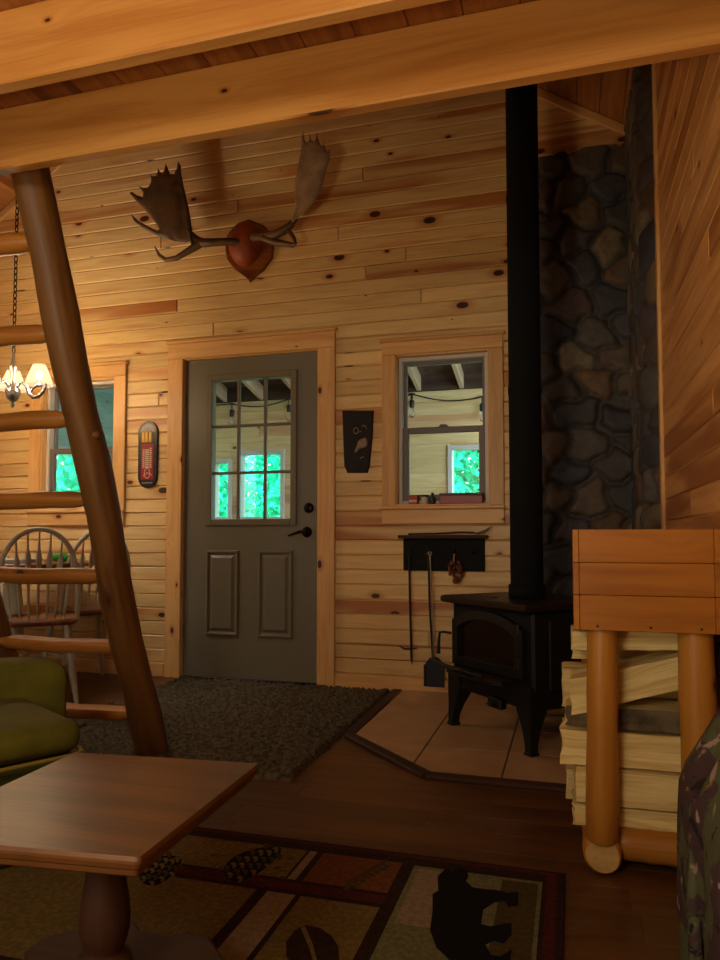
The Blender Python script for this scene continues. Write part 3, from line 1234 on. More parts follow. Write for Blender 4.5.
# right antler
mb = MB()
right_px = PX([(600, 33), (604, 66), (612, 76), (618, 66), (619, 38), (627, 66), (634, 72), (640, 62), (643, 34), (650, 66), (655, 80), (664, 84), (667, 66), (672, 90), (678, 104), (690, 92), (687, 130), (675, 170), (664, 212), (655, 240), (632, 275), (606, 300), (585, 318), (566, 338), (556, 338), (568, 312), (576, 285), (573, 255), (571, 225), (575, 190), (582, 155), (590, 115), (594, 80), (593, 52)])
blade(mb, right_px, lambda x, y: .22 + max(0, 235 - y) * .0012, .014)
mb.mi = 1
dr_ = lambda i: (.10, .15, .20, .22, .225, .225)[i]
mb.tube(P3([(436, 384), (470, 382), (505, 375), (535, 362), (558, 345), (576, 322)], dr_), [.026, .026, .026, .026, .022, .012], n=12)
mb.tube(P3([(470, 386), (500, 398), (535, 404), (566, 410), (575, 404)], lambda i: .17 + .02 * i), [.022, .021, .018, .014, .008], n=10)
mb.tube(P3([(545, 352), (558, 370), (570, 388), (576, 408)], lambda i: .22 + .012 * i), [.014, .013, .012, .006], n=10)
mb.build('antler', [M['antler_pale'], M['antler']], moose)

# ------------------------------------------------------------------ thermometer sign
tx0, tx1 = at_y(139, 455, D).x, at_y(158.5, 455, D).x
tz0, tz1 = 1.212, 1.652
tcx, tr_ = (tx0 + tx1) / 2, (tx1 - tx0) / 2
th = thing('wall_thermometer', 'tall rounded dark advertising thermometer with red panel beside the door', 'thermometer', (tcx, D, tz0))


def capsule(r, z0, z1, n=14):
    return [(r * math.cos(a), z1 - r + r * math.sin(a)) for a in [PI * k / n for k in range(n + 1)]] + [(r * math.cos(a), z0 + r + r * math.sin(a)) for a in [PI + PI * k / n for k in range(n + 1)]]


WM = lambda x, y=D, z=0: Matrix.Translation((x, y, z)) @ Matrix.Rotation(PI / 2, 4, 'X')
mb = MB()
mb.prism(capsule(tr_, tz0, tz1), 0, .014, M=WM(tcx), bev=.004)
mb.build('backing', M['therm_frame'], th)
hgt = tz1 - tz0
mb = MB()
mb.prism([(-tr_ * .62, tz0 + hgt * .13), (tr_ * .62, tz0 + hgt * .13), (tr_ * .62, tz0 + hgt * .66), (-tr_ * .62, tz0 + hgt * .66)], .014, .0165, M=WM(tcx))
mb.build('red_panel', M['therm_red'], th)
mb = MB()
for k, s in ((-.42, 1), (-.1, .8), (.3, 1)):
    mb.box((tcx + tr_ * (k - .16), D - .02, tz0 + hgt * .68), (tcx + tr_ * (k + .16), D - .014, tz0 + hgt * .84), bev=.002)
mb.build('gold_tube', M['therm_gold'], th)
mb = MB()
arc = [(tr_ * .78 * math.cos(a), tz1 - tr_ + tr_ * .78 * math.sin(a)) for a in [PI * k / 10 for k in range(11)]]
mb.prism(arc, .014, .016, M=WM(tcx))
mb.build('arch_panel', M['therm_grey'], th)
mb = MB()
rs = random.Random(3)
for col_, w_ in ((-.38, .10), (-.02, .2), (.34, .10)):
    z = tz0 + hgt * .30
    while z < tz0 + hgt * .58:
        l_ = rs.uniform(.006, .011)
        mb.box((tcx + tr_ * (col_ - w_), D - .0175, z), (tcx + tr_ * (col_ + w_), D - .0160, z + l_))
        z += l_ + .005
for k in range(7):
    a = PI * (k + .5) / 7
    mb.box((tcx + tr_ * .55 * math.cos(a) - .003, D - .0172, tz1 - tr_ + tr_ * .5 * math.sin(a)), (tcx + tr_ * .55 * math.cos(a) + .003, D - .0158, tz1 - tr_ + tr_ * .5 * math.sin(a) + .007))
for k in range(5):
    mb.box((tcx + tr_ * (-.5 + k * .22), D - .0155, tz0 + hgt * .07), (tcx + tr_ * (-.5 + k * .22) + .009, D - .0138, tz0 + hgt * .085))
mb.build('lettering', M['therm_text'], th)
mb = MB()
mb.tube([(tcx + tr_ * .28 * math.cos(a), D - .0165, tz0 + hgt * .22 + tr_ * .45 * math.sin(a)) for a in [2 * PI * k / 16 for k in range(17)]], .003, n=6, caps=False)
mb.tube([(tcx - tr_ * .4, D - .0165, tz0 + hgt * .18), (tcx, D - .0165, tz0 + hgt * .23), (tcx + tr_ * .5, D - .0165, tz0 + hgt * .19)], .003, n=6)
mb.build('emblem', M['therm_text'], th)

# ------------------------------------------------------------------ carved plaque
q = [at_y(*p, D) for p in ((343, 411), (374, 411), (373, 436), (370, 466), (368, 473), (348, 473), (345, 466), (344, 440))]
pc = sum(q, Vector()) / len(q)
pq = thing('carved_plaque', 'dark tapered wooden plaque with a pale carved figure hung between door and window', 'plaque', tuple(pc))
mb = MB()
mb.prism([(p.x - pc.x, p.z - pc.z) for p in q], 0, .02, M=WM(pc.x, D, pc.z), bev=.005)
mb.build('board', M['plaque_dark'], pq)
ZP = lambda x, y: at_y(335 + x / 12, 400 + y / 12, D - .022)
mb = MB()
c = ZP(252, 368)
mb.tube([(c.x + .015 * math.cos(a), c.y, c.z + .018 * math.sin(a)) for a in [2 * PI * k / 14 for k in range(15)]], .0035, n=6, caps=False)
mb.tube([ZP(*p) for p in ((318, 320), (345, 305), (368, 318), (378, 345))], [.003, .004, .004, .002], n=6)
mb.tube([ZP(*p) for p in ((292, 385), (305, 380), (315, 370))], .0025, n=6)
bp = [ZP(*p) for p in ((370, 450), (385, 480), (388, 530), (370, 565), (330, 575), (290, 590), (255, 630), (232, 622), (245, 585), (265, 540), (280, 490), (320, 465))]
mb.prism([(p.x - pc.x, p.z - pc.z) for p in bp], .018, .026, M=WM(pc.x, D, pc.z), bev=.003)
mb.tube([ZP(*p) for p in ((300, 700), (320, 688), (348, 680))], [.002, .004, .002], n=6)
mb.build('carving', M['carve_pale'], pq)

# ------------------------------------------------------------------ fireplace tool board and tools
tb = thing('tool_board', 'black hook board with a narrow shelf on the wall beneath the window', 'tool rack', (-.70, D, .74))
a, b = at_y(404, 555, D), at_y(485, 555, D)
zt, zb_ = .885, .70
mb = MB()
mb.box((a.x, D - .022, zb_), (b.x, D - .0005, zt), bev=.004)
mb.build('board', M['board_black'], tb)
mb = MB()
mb.box((a.x - .015, D - .10, zt), (b.x + .02, D - .0005, zt + .02), bev=.004)
mb.build('shelf', M['floor_trim'], tb)
HK = [at_y(411, 558, D).x, at_y(430, 556, D).x, at_y(456, 558, D).x, at_y(474, 556, D).x]
for x in HK:
    mb = MB()
    z = .80
    mb.tube([(x, D - .02, z), (x, D - .045, z), (x, D - .055, z + .01), (x, D - .055, z + .025)], [.006, .005, .005, .004], n=8)
    mb.lathe([(.012, 0), (.012, .004), (.0, .005)], n=10) if False else None
    mb.build('hook', M['black_metal'], tb)


def loop(mb, x, y, z, r=.012, w=.003):
    mb.tube([(x + r * math.sin(k), y, z + r * math.cos(k)) for k in [2 * PI * i / 12 for i in range(13)]], w, n=6, caps=False)


pk = thing('fire_poker', 'black iron poker with side hook hanging from the tool board', 'poker', (HK[0], D - .05, .2))
mb = MB()
loop(mb, HK[0], D - .05, .796)
mb.tube([(HK[0], D - .05, .785), (HK[0] + .004, D - .05, .5), (HK[0] + .012, D - .05, .2)], .0065, n=8)
mb.tube([(HK[0] + .012, D - .05, .2), (HK[0] + .014, D - .05, .165)], [.0065, .001], n=8)
mb.build('shaft', M['black_metal'], pk)
mb = MB()
mb.tube([(HK[0] + .045, D - .052, .262), (HK[0] + .01, D - .05, .255), (HK[0] - .03, D - .05, .254), (HK[0] - .065, D - .05, .272)], [.003, .006, .006, .002], n=8)
mb.build('hook', M['black_metal'], pk)

sv = thing('ash_shovel', 'black iron ash shovel with arched blade hanging beside the poker', 'shovel', (HK[1], D - .05, .1))
mb = MB()
loop(mb, HK[1], D - .05, .796)
mb.tube([(HK[1], D - .05, .785), (HK[1] + .006, D - .05, .5), (HK[1] + .022, D - .045, .2)], .006, n=8)
mb.build('handle', M['black_metal'], sv)
mb = MB()
bx = HK[1] + .03
outl = [(-.058, .045), (.055, .045), (.055, .15), (.045, .185), (.022, .21), (-.005, .215), (-.03, .205), (-.05, .18), (-.058, .15)]
mb.prism(outl, 0, .005, M=WM(bx, D - .035, 0), bev=.001)
mb.box((bx - .058, D - .06, .05), (bx - .053, D - .037, .17))
mb.box((bx + .05, D - .06, .05), (bx + .055, D - .037, .17))
mb.build('blade', M['black_metal'], sv)

br = thing('steel_rod', 'thin bare steel rod hanging against the shovel handle', 'rod', (HK[1] + .02, D - .06, .2))
mb = MB()
mb.tube([(HK[1] + .012, D - .062, .79), (HK[1] + .022, D - .062, .5), (HK[1] + .03, D - .064, .19)], .004, n=8)
mb.build('shaft', M['steel'], br)
mb = MB()
loop(mb, HK[1] + .012, D - .062, .80, .01, .003)
mb.build('ring', M['steel'], br)

fb = thing('dried_bundle', 'reddish brown dried bundle hanging from a hook on the black board', 'dried bundle', (HK[2], D - .05, .70))
mb = MB()
rs = random.Random(8)
for k in range(70):
    t = rs.random()
    a_ = rs.random() * 2 * PI
    r = .045 * math.sin(PI * (.15 + .8 * t)) ** .7
    z = .755 - .115 * t
    x = HK[2] + .012 * t + r * math.cos(a_) * .8
    y = D - .06 + r * math.sin(a_) * .5
    mb.rbox((.017, .012, .020), .006, M=rotM((x, y, z), a_, rs.uniform(-.6, .6)), seg=1)
mb.build('scales', M['pine_cone'], fb)
mb = MB()
mb.tube([(HK[2], D - .06, .74), (HK[2] - .004, D - .055, .77), (HK[2], D - .054, .80)], .004, n=6)
mb.build('stalk', M['endgrain'], fb)

lf = thing('long_fork', 'thin black rod with leaf-shaped end lying on the tool board shelf', 'fire tool', (-.6, D - .06, zt + .02))
mb = MB()
mb.tube([(-.90, D - .06, zt + .026), (-.75, D - .06, zt + .028), (-.60, D - .06, zt + .036), (-.52, D - .06, zt + .034)], .005, n=8)
mb.build('rod', M['black_metal'], lf)
mb = MB()
mb.prism([(-.535, .918), (-.50, .921), (-.462, .935), (-.425, .958), (-.442, .934), (-.47, .916), (-.50, .909)], -.004, .004, M=WM(0, D - .06, 0), bev=.001)
mb.build('leaf_end', M['black_metal'], lf)

# ------------------------------------------------------------------ window sill items
SZ = WIN_R[2]


def sill_item(name, label, cat, x0, x1, h, mat, parts=None, y0=D - .012, y1=D + .035):
    t = thing(name, label, cat, ((x0 + x1) / 2, (y0 + y1) / 2, SZ))
    return t


xa = lambda px: at_y(px, 495, D + .01).x
t = sill_item('red_tin', 'long red tin box on the window sill', 'box', xa(440), xa(483), .05, None)
mb = MB()
mb.box((xa(440), D - .012, SZ), (xa(483), D + .035, SZ + .05), bev=.004)
mb.build('body', M['red_box'], t)
mb = MB()
mb.box((xa(440) - .002, D - .014, SZ + .05), (xa(483) + .002, D + .037, SZ + .062), bev=.003)
mb.build('lid', plain('dark red lid', rgb(96, 24, 26), .4), t)
t = sill_item('matchbox', 'small orange-red box at the end of the window sill', 'box', xa(409), xa(418), .04, None)
mb = MB()
mb.box((xa(409), D - .008, SZ), (xa(418), D + .03, SZ + .052), bev=.002)
mb.build('sleeve', M['orange_box'], t)
mb = MB()
mb.box((xa(409) + .004, D - .0095, SZ + .012), (xa(418) - .004, D - .0075, SZ + .026))
mb.build('label_band', M['cream'], t)
t = sill_item('sill_jar', 'small pale jar between the two red boxes on the window sill', 'jar', xa(424), xa(428), .04, None)
mb = MB()
mb.lathe([(.018, 0), (.022, .004), (.022, .036), (.016, .042)], c=(xa(425), D + .01, SZ), n=16)
mb.build('jar_body', M['cream'], t)
mb = MB()
mb.lathe([(.019, 0), (.019, .012), (.0, .013)], c=(xa(425), D + .01, SZ + .042), n=16)
mb.build('lid', M['dark_item'], t)
t = sill_item('dark_bottle', 'small dark bottle beside the long red tin on the window sill', 'bottle', xa(430), xa(434), .05, None)
mb = MB()
mb.lathe([(.014, 0), (.016, .003), (.016, .035), (.008, .046), (.008, .056)], c=(xa(432.5), D + .008, SZ), n=14)
mb.build('bottle_body', M['dark_item'], t)
mb = MB()
mb.lathe([(.009, 0), (.009, .01), (0, .011)], c=(xa(432.5), D + .008, SZ + .056), n=12)
mb.build('bottle_cap', M['black_metal'], t)

# ------------------------------------------------------------------ wood stove
FL, FR = Vector((-.545, 3.41, 0)), Vector((-.19, 3.04, 0))
ex = (FR - FL).normalized()
SRZ = math.atan2(ex.y, ex.x)
mid = (FL + FR) / 2
SM = rotM((mid.x, mid.y, .013), SRZ)       # local x along the front, y into the corner
st = thing('wood_stove', 'black cast iron wood stove with arched door on the tiled hearth', 'stove', (mid.x, mid.y, .013), SRZ)
HW, DP = .285, .45
mb = MB()
mb.M = SM
mb.box((-HW, .02, .17), (HW, DP, .575), bev=.012)
mb.build('firebox', M['stove'], st)
mb = MB()
mb.M = SM
mb.prism([(-HW - .018, -.035), (HW + .018, -.035), (HW + .022, -.02), (HW + .022, DP + .02), (-HW - .022, DP + .02), (-HW - .022, -.02)], .575, .607, bev=.008)
mb.tube([(HW * .0 - .12, .10, .608), (-.06, .10, .6085)], .02, n=10, squash=(1, 1, .1))
mb.build('cooktop', M['stove_top'], st)
# front apron with arch between legs
mb = MB()
mb.M = SM
arch = [(-HW, .27), (HW, .27), (HW, .15), (HW - .06, .17)] + [(HW - .06 - (2 * HW - .12) * k / 10, .17 + .045 * math.sin(PI * k / 10)) for k in range(1, 10)] + [(-HW + .06, .17), (-HW, .15)]
mb.prism(arch, -.018, 0, M=Matrix.Translation((0, .022, 0)) @ Matrix.Rotation(PI / 2, 4, 'X') @ Matrix.Diagonal((1, 1, -1, 1)))
mb.build('apron', M['stove'], st)
for sx in (-1, 1):
    for yy, sy in ((.045, -1), (DP - .03, 1)):
        mb = MB()
        mb.M = SM
        rings = []
        for z, cx_, cy_, w in ((.255, .048, .048, .10), (.19, .046, .046, .096), (.15, .036, .036, .076), (.10, .026, .026, .054), (.05, .018, .018, .040), (.015, .016, .016, .036), (.010, .016, .016, .044), (0, .016, .016, .044)):
            X, Y = sx * (HW + .004 - cx_), (yy + sy * (.045 - cy_))
            rings.append([(X - w / 2 * 1.0, Y - w / 2, z), (X + w / 2, Y - w / 2, z), (X + w / 2, Y + w / 2, z), (X - w / 2, Y + w / 2, z)])
        mb.loft(rings, smooth=False)
        mb.build('leg', M['stove'], st)


def arch_out(w, z0, z1, rise, n=12):
    return [(-w, z0), (w, z0), (w, z1 - rise)] + [(w - 2 * w * k / n, z1 - rise + rise * math.sin(PI * k / n) ** .8) for k in range(1, n)] + [(-w, z1 - rise)]


dm = Matrix.Rotation(PI / 2, 4, 'X')
mb = MB()
mb.M = SM
outer, inner = arch_out(.25, .295, .555, .06), arch_out(.20, .33, .518, .05)
n = len(outer)
for (p0, y0_), (p1, y1_) in (((outer, .022), (outer, -.006)), ((outer, -.006), (inner, -.012)), ((inner, -.012), (inner, .010))):
    mb.loft([[(x, y0_, z) for x, z in p0], [(x, y1_, z) for x, z in p1]], caps=False, smooth=False)
sd = mb.build('door', M['stove'], st)
mb = MB()
mb.M = SM
mb.prism(arch_out(.205, .325, .523, .05), -.012, -.008, M=dm)
mb.build('stove_glass', M['stove_glass'], sd)
mb = MB()
mb.M = SM
mb.tube([(-.25, -.01, .43), (-.28, -.035, .435), (-.303, -.04, .43), (-.31, -.04, .40), (-.312, -.042, .33)], [.006, .006, .006, .007, .010], n=10)
mb.build('handle', M['black_metal'], sd)
for z in (.36, .50):
    mb = MB()
    mb.M = SM
    mb.tube([(.222, -.004, z - .02), (.222, -.004, z + .02)], .009, n=10)
    mb.build('hinge', M['black_metal'], sd)
mb = MB()
mb.M = SM
lip = [(-.205, .02), (-.20, -.075), (-.17, -.095), (.17, -.095), (.20, -.075), (.205, .02)]
mb.prism(lip, .268, .288, bev=.004)
mb.build('ash_lip', M['stove_top'], st)
mb = MB()
mb.M = SM
mb.tube([(-.30, -.09, .305), (-.20, -.10, .298), (.12, -.11, .30)], [.010, .010, .007], n=10)
for k in range(6):
    x = -.03 + k * .012
    mb.tube([(x, -.106 + .015 * math.cos(a), .30 + .015 * math.sin(a)) for a in [2 * PI * i / 10 for i in range(11)]], .0028, n=6, caps=False)
mb.build('air_control', M['black_metal'], st)
mb = MB()
mb.M = SM
mb.box((.03, -.02, .15), (.12, .02, .195), bev=.006)
mb.box((.055, -.045, .165), (.095, -.02, .175), bev=.003)
mb.build('ash_latch', M['black_metal'], st)
for a_, b_ in ((-HW - .012, -HW + .002), (HW - .002, HW + .012)):
    mb = MB()
    mb.M = SM
    mb.box((a_, .10, .25), (b_, .36, .54), bev=.004)
    mb.build('heat_shield', M['stove'], st)

# flue pipe
PXc, PYc = -.195, 3.345
pp = thing('stove_pipe', 'tall matte black flue pipe rising from the stove to the roof', 'flue pipe', (PXc, PYc, .62))
zr = RIDGE_Z - (PXc - RIDGE_X) * SLOPE - .055
mb = MB()
mb.lathe([(.073, .62), (.073, zr)], c=(PXc, PYc, 0), n=32)
mb.build('pipe', M['pipe'], pp)
for z in (.62, 1.55, 2.45):
    mb = MB()
    r = .082 if z < .7 else .0755
    hh_ = .06 if z < .7 else .03
    mb.lathe([(.073, z + .001), (r, z + .002), (r, z + hh_), (.073, z + hh_ + .004)], c=(PXc, PYc, 0), n=32)
    mb.build('collar', M['pipe'], pp)

# ------------------------------------------------------------------ firewood rack
RX0, RX1 = .003, .362
RYF, RYB = 2.02, 2.36
rk = thing('firewood_rack', 'peeled log firewood rack with a pine plank box on top against the boarded wall', 'rack', ((RX0 + RX1) / 2, 2.15, 0))
LX, RX = .068, .314


def log_part(name, p0, p1, r, nick=True, taper=.0, mats=None, rnd=None):
    mb = MB()
    p0, p1 = Vector(p0), Vector(p1)
    N = 8
    pts = [p0 + (p1 - p0) * k / N for k in range(N + 1)]
    rad = [r * (1 - taper * k / N) * (1 + .03 * math.sin(k * 2.3 + r * 100)) for k in range(N + 1)]
    if nick:
        d = (p1 - p0).normalized() * .006
        pts = [p0] + [p0 + d] + pts[1:-1] + [p1 - d] + [p1]
        rad = [rad[0] * .88, rad[0]] + rad[1:-1] + [rad[-1], rad[-1] * .88]
    mb.tube(pts, rad, n=18, wob=.04)
    o = mb.build(name, [M['rack_log'], M['endgrain']], rk)
    nf = len(o.data.polygons)
    for k in (nf - 1, nf - 2):
        o.data.polygons[k].material_index = 1
    return o


log_part('base_log', (LX, RYF + .035, .053), (LX, RYB + .12, .053), .051)
log_part('base_log', (RX, RYF + .05, .051), (RX, RYB + .12, .051), .051)
log_part('cross_log', (LX + .04, RYF + .12, .062), (RX - .04, RYF + .12, .062), .046)
log_part('cross_log', (LX + .04, RYB + .03, .062), (RX - .04, RYB + .03, .062), .046)
for x in (LX, RX):
    log_part('post', (x, RYF + .055, .085), (x + (.012 if x == LX else -.006), RYF + .055, .86), .043 if x == LX else .046, taper=.08)
    log_part('post', (x, RYB + .06, .085), (x, RYB + .06, .86), .043)
mb = MB()
BZ0, BZ1 = .652, .918
zz = [BZ0, BZ0 + .093, BZ0 + .178, BZ1]
for a, b in zip(zz, zz[1:]):
    mb.box((RX0 + .016, RYF - .018, a + .0005), (RX1 - .016, RYF, b - .0005), bev=.0015, long=0)
bp_ = mb.build('front_panel', M['box_pine'], rk)
for k in (.04, .17, .29):
    mb = MB()
    mb.tube([(RX0 + k + .02, RYF - .0195, BZ0 + .012), (RX0 + k + .02, RYF - .017, BZ0 + .012)], .0035, n=8)
    mb.build('nail', M['black_metal'], bp_)
for a, b in ((RX0, RX0 + .0155), (RX1 - .0155, RX1)):
    mb = MB()
    for c, d in zip(zz, zz[1:]):
        mb.box((a, RYF - .018, c + .0005), (b, RYB + .13, d - .0005), bev=.0015, long=1)
    mb.build('side_panel', M['box_pine'], rk)
mb = MB()
for a, b in zip(zz, zz[1:]):
    mb.box((RX0 + .016, RYB + .112, a), (RX1 - .016, RYB + .13, b), bev=.0015, long=0)
mb.build('back_panel', M['box_pine'], rk)
mb = MB()
mb.box((RX0 + .016, RYF, BZ0), (RX1 - .016, RYB + .112, BZ0 + .016), bev=.001, long=0)
mb.build('bottom_panel', M['box_pine'], rk)


def firewood(label, x0, x1, yc, zc, shape, rot=0.0, tilt=0.0, bark=True):
    """split piece lying along x; shape: outline in (y,z)"""
    rs = random.Random(hash(label) % 1000 if False else len(label) * 7 + int(zc * 1000))
    mb = MB()
    N = 10
    rings = []
    m = len(shape)
    prm = []
    for i in range(m):          # densify outline
        a, b = shape[i], shape[(i + 1) % m]
        for k in range(4):
            prm.append((a[0] + (b[0] - a[0]) * k / 4, a[1] + (b[1] - a[1]) * k / 4))
    jit = [rs.uniform(-.004, .004) for _ in prm]
    jit2 = [rs.uniform(-.004, .004) for _ in prm]
    tot = x1 - x0
    for i in range(N + 1):
        t = i / N
        x = x0 + tot * t
        w = .97 + .05 * math.sin(t * 3 + zc * 30)
        r = []
        for j, (y, z) in enumerate(prm):
            jj = jit[j] * (1 - t) + jit2[j] * t + rs.uniform(-.0008, .0008)
            Y, Z = y * w + jj, z * w + jj
            ex_ = rs.uniform(-.006, .006) if i in (0, N) else 0
            r.append((x + ex_, yc + Y, zc + Z + (x - (x0 + x1) / 2) * tilt))
        rings.append(r)
    mb.loft(rings, smooth=False)
    o = mb.build('firewood_log', [M['split'], M['bark']], label=label, category='firewood', group='split logs in the rack')
    if bark:
        # the faces on the first third of the outline carry bark
        nb = len(prm)
        for i in range(N):
            for j in range(nb):
                if j < 4:
                    o.data.polygons[i * nb + j].material_index = 1
    return o


q_ = lambda w, h: [(-w, h * .9), (w, h), (w * .95, -h), (-w, -h)]
FY = 2.20
firewood('bottom split log at the foot of the rack stack', -.005, .355, FY, .128, [(.07, .03), (.075, -.032), (-.075, -.034), (-.07, .032)])
firewood('broad pale split log second from the bottom of the rack stack', -.0, .35, FY, .215, [(.07, .045), (.07, -.05), (-.075, -.052), (-.078, .046)])
firewood('grooved split log resting in the middle of the rack stack', -.035, .34, FY, .318, [(.07, .044), (.07, -.050), (-.076, -.052), (-.075, .04)])
firewood('dark bark-covered log wedged beneath the tilted split log', -.02, .352, FY, .396, [(-.072, -.026), (-.076, .028), (.06, .03), (.065, -.028)])
firewood('tilted split log with wide pale face in the upper rack stack', -.005, .36, FY, .503, [(.06, .048), (.065, -.048), (-.075, -.046), (-.076, .047)], tilt=.30)
firewood('topmost split log just under the plank box', .0, .345, FY, .612, [(.055, .026), (.06, -.02), (-.066, -.024), (-.066, .026)], tilt=.06)
firewood('short split log end poking out low behind the post of the rack', -.022, .30, FY + .16, .15, [(.05, .045), (.05, -.05), (-.06, -.05), (-.06, .045)])
firewood('split log end poking out halfway up behind the post of the rack', -.018, .31, FY + .155, .27, [(.05, .05), (.05, -.05), (-.06, -.05), (-.06, .045)])
firewood('split log end poking out high behind the post of the rack', -.03, .32, FY + .155, .44, [(.05, .06), (.05, -.06), (-.06, -.06), (-.06, .055)])
firewood('rear split log end directly beneath the back of the plank box', .0, .33, FY + .155, .572, [(.05, .05), (.05, -.05), (-.06, -.05), (-.06, .045)])

# ------------------------------------------------------------------ shag mat
mb = MB()
mx0, mx1, my0, my1 = -2.35, -1.0, 2.50, 4.06
st_ = .0125
nx_, ny_ = int((mx1 - mx0) / st_), int((my1 - my0) / st_)
H = rng.uniform(0, .02, (ny_ + 1, nx_ + 1))
vs = []
for j in range(ny_ + 1):
    for i in range(nx_ + 1):
        ed = min(i, nx_ - i, j, ny_ - j)
        z = .012 + H[j, i] if ed > 0 else .0005
        vs.append((mx0 + i * st_ + rng.uniform(-.004, .004), my0 + j * st_ + rng.uniform(-.004, .004), z))
fs = [[j * (nx_ + 1) + i, j * (nx_ + 1) + i + 1, (j + 1) * (nx_ + 1) + i + 1, (j + 1) * (nx_ + 1) + i] for j in range(ny_) for i in range(nx_)]
mb.add(vs, fs, [[(vs[k][0], vs[k][1]) for k in f] for f in fs], smooth=True)
mb.build('door_mat', M['shag'], fix=False, label='grey brown shag mat on the floor in front of the door', category='mat', kind='thing')

# ------------------------------------------------------------------ lodge rug
rx0, rx1, ry0, ry1 = -1.75, -.028, .3, 2.03
mb = MB()
RM = ['rug_dark', 'rug_gold', 'rug_rust', 'rug_red', 'rug_black', 'rug_grey', 'rug_tan', 'rug_olive']
mb.box((rx0, ry0, .0005), (rx1, ry1, .008), bev=.002)


def patch(poly, mat, lvl=1):
    mb.mi = RM.index(mat)
    mb.prism(poly, .0075, .008 + .0006 * lvl)
    mb.mi = 0


def fp(px, py):
    p = at_z(px, py, .009)
    return (p.x, p.y)


def rect(x0, y0, x1, y1, mat, lvl=1):
    patch([(x0, y0), (x1, y0), (x1, y1), (x0, y1)], mat, lvl)


# border lines
rect(rx0 + .02, ry0 + .02, rx1 - .02, ry1 - .012, 'rug_red', 1)
rect(rx0 + .05, ry0 + .05, rx1 - .045, ry1 - .03, 'rug_dark', 2)
# patches laid out in room coordinates, read off the rug
bx0, by1 = fp(415, 865)
bx1 = fp(543, 876)[0]
bby0 = 1.36
rect(bx0 + .0, bby0, bx1, by1 - .005, 'rug_grey', 3)
rect(bx0 + .015, bby0 + .3, bx0 + .12, by1 - .02, 'rug_tan', 4)
rect(bx1 - .1, bby0 + .02, bx1 - .01, by1 - .02, 'rug_olive', 4)
# rust patch with fern
c0_, c1_ = fp(322, 856), fp(408, 862)
rect(c0_[0], 1.79, bx0 - .035, by1 - .0, 'rug_rust', 3)
# gold pinecone patch to the left
rect(-1.70, 1.79, c0_[0] - .05, by1 - .0, 'rug_gold', 3)
rect(c0_[0] - .042, 1.79, c0_[0] - .02, by1, 'rug_tan', 3)
# red band below
rect(-1.70, 1.735, bx0 - .035, 1.775, 'rug_red', 3)
# lower row
lx = fp(262, 930)[0]
rect(lx + .03, 1.30, bx0 - .035, 1.715, 'rug_gold', 3)
rect(lx - .06, 1.30, lx + .015, 1.715, 'rug_tan', 3)
rect(-1.70, 1.30, lx - .09, 1.715, 'rug_gold', 3)
rect(-1.70, .40, bx1, 1.27, 'rug_rust', 3)
mb.mi = 0
# bear
B3 = lambda L: [fp(280 + x / 2.4, 820 + y / 2.4) for x, y in L]
bear = B3([(378, 138), (396, 120), (412, 124), (430, 114), (448, 122), (452, 136), (446, 148), (462, 164), (490, 168), (520, 170), (548, 178), (572, 174), (572, 206), (548, 210), (540, 196), (515, 198), (488, 216), (482, 252), (505, 258), (535, 252), (556, 250), (556, 276), (538, 298), (512, 292), (492, 300), (506, 326), (530, 330), (556, 312), (552, 340), (500, 356), (450, 356), (405, 336), (374, 305), (360, 265), (366, 220), (366, 180), (380, 172)])
patch(bear, 'rug_black', 6)
# leaf
leaf = B3([(16, 330), (14, 296), (34, 268), (62, 254), (96, 262), (124, 282), (140, 306), (142, 345), (90, 366), (40, 356)])
patch(leaf, 'rug_dark', 6)
patch(B3([(50, 262), (60, 258), (78, 300), (90, 345), (82, 348), (68, 304)]), 'rug_gold', 7)
# pinecones: a dark cone with rows of pale-edged scales
rs = random.Random(4)
for (cx_, cy_, ln, wd, dx, dy) in ((607, 102, 150, 60, .9, -.42), (385, 118, 118, 66, .85, -.38)):
    body = []
    for k in range(20):
        a = 2 * PI * k / 20
        u, v = ln / 2 * math.cos(a), wd / 2 * math.sin(a) * (1 + .35 * math.cos(a + PI))
        body.append(fp((cx_ + dx * u - dy * v) / 2.4, 820 + (cy_ + dy * u + dx * v) / 2.4))
    patch(body, 'rug_black', 5)
    for i in range(8):
        t = i / 7 - .5
        n_ = 3 if abs(t) < .4 else 2
        for j in range(n_):
            v = (j - (n_ - 1) / 2) * wd * .30 + (wd * .1 if i % 2 else -wd * .06)
            u = ln * .84 * t
            ox, oy = cx_ + dx * u - dy * v, cy_ + dy * u + dx * v
            pts = [(-7, -6), (-1, -7.5), (5, -4), (7, 0), (5, 4), (-1, 7.5), (-7, 6), (-3, 0)]
            patch([fp((ox + dx * p - dy * q) / 2.4, 820 + (oy + dy * p + dx * q) / 2.4) for p, q in pts], 'rug_gold' if (i + j) % 2 else 'rug_olive', 6)
for i in range(9):       # fern on the rust patch
    ox, oy = 150 + i * 12, 165 - i * 7
    for sgn in (-1, 1):
        patch([fp(280 + a / 2.4, 820 + b / 2.4) for a, b in ((ox, oy), (ox + 9, oy + sgn * 10 - 3), (ox + 20, oy + sgn * 14 - 9), (ox + 10, oy + sgn * 3 - 5))], 'rug_olive', 5)
for i in range(26):      # twig flecks on the gold patch
    ox, oy = 500 + rs.uniform(-30, 190), 130 + rs.uniform(-50, 20)
    a = rs.uniform(-.5, .4)
    patch([fp((ox + u * math.cos(a) - v * math.sin(a)) / 2.4, 820 + (oy + u * math.sin(a) + v * math.cos(a)) / 2.4) for u, v in ((0, 0), (16, -1.5), (18, 1), (1, 2.5))], 'rug_olive', 4)
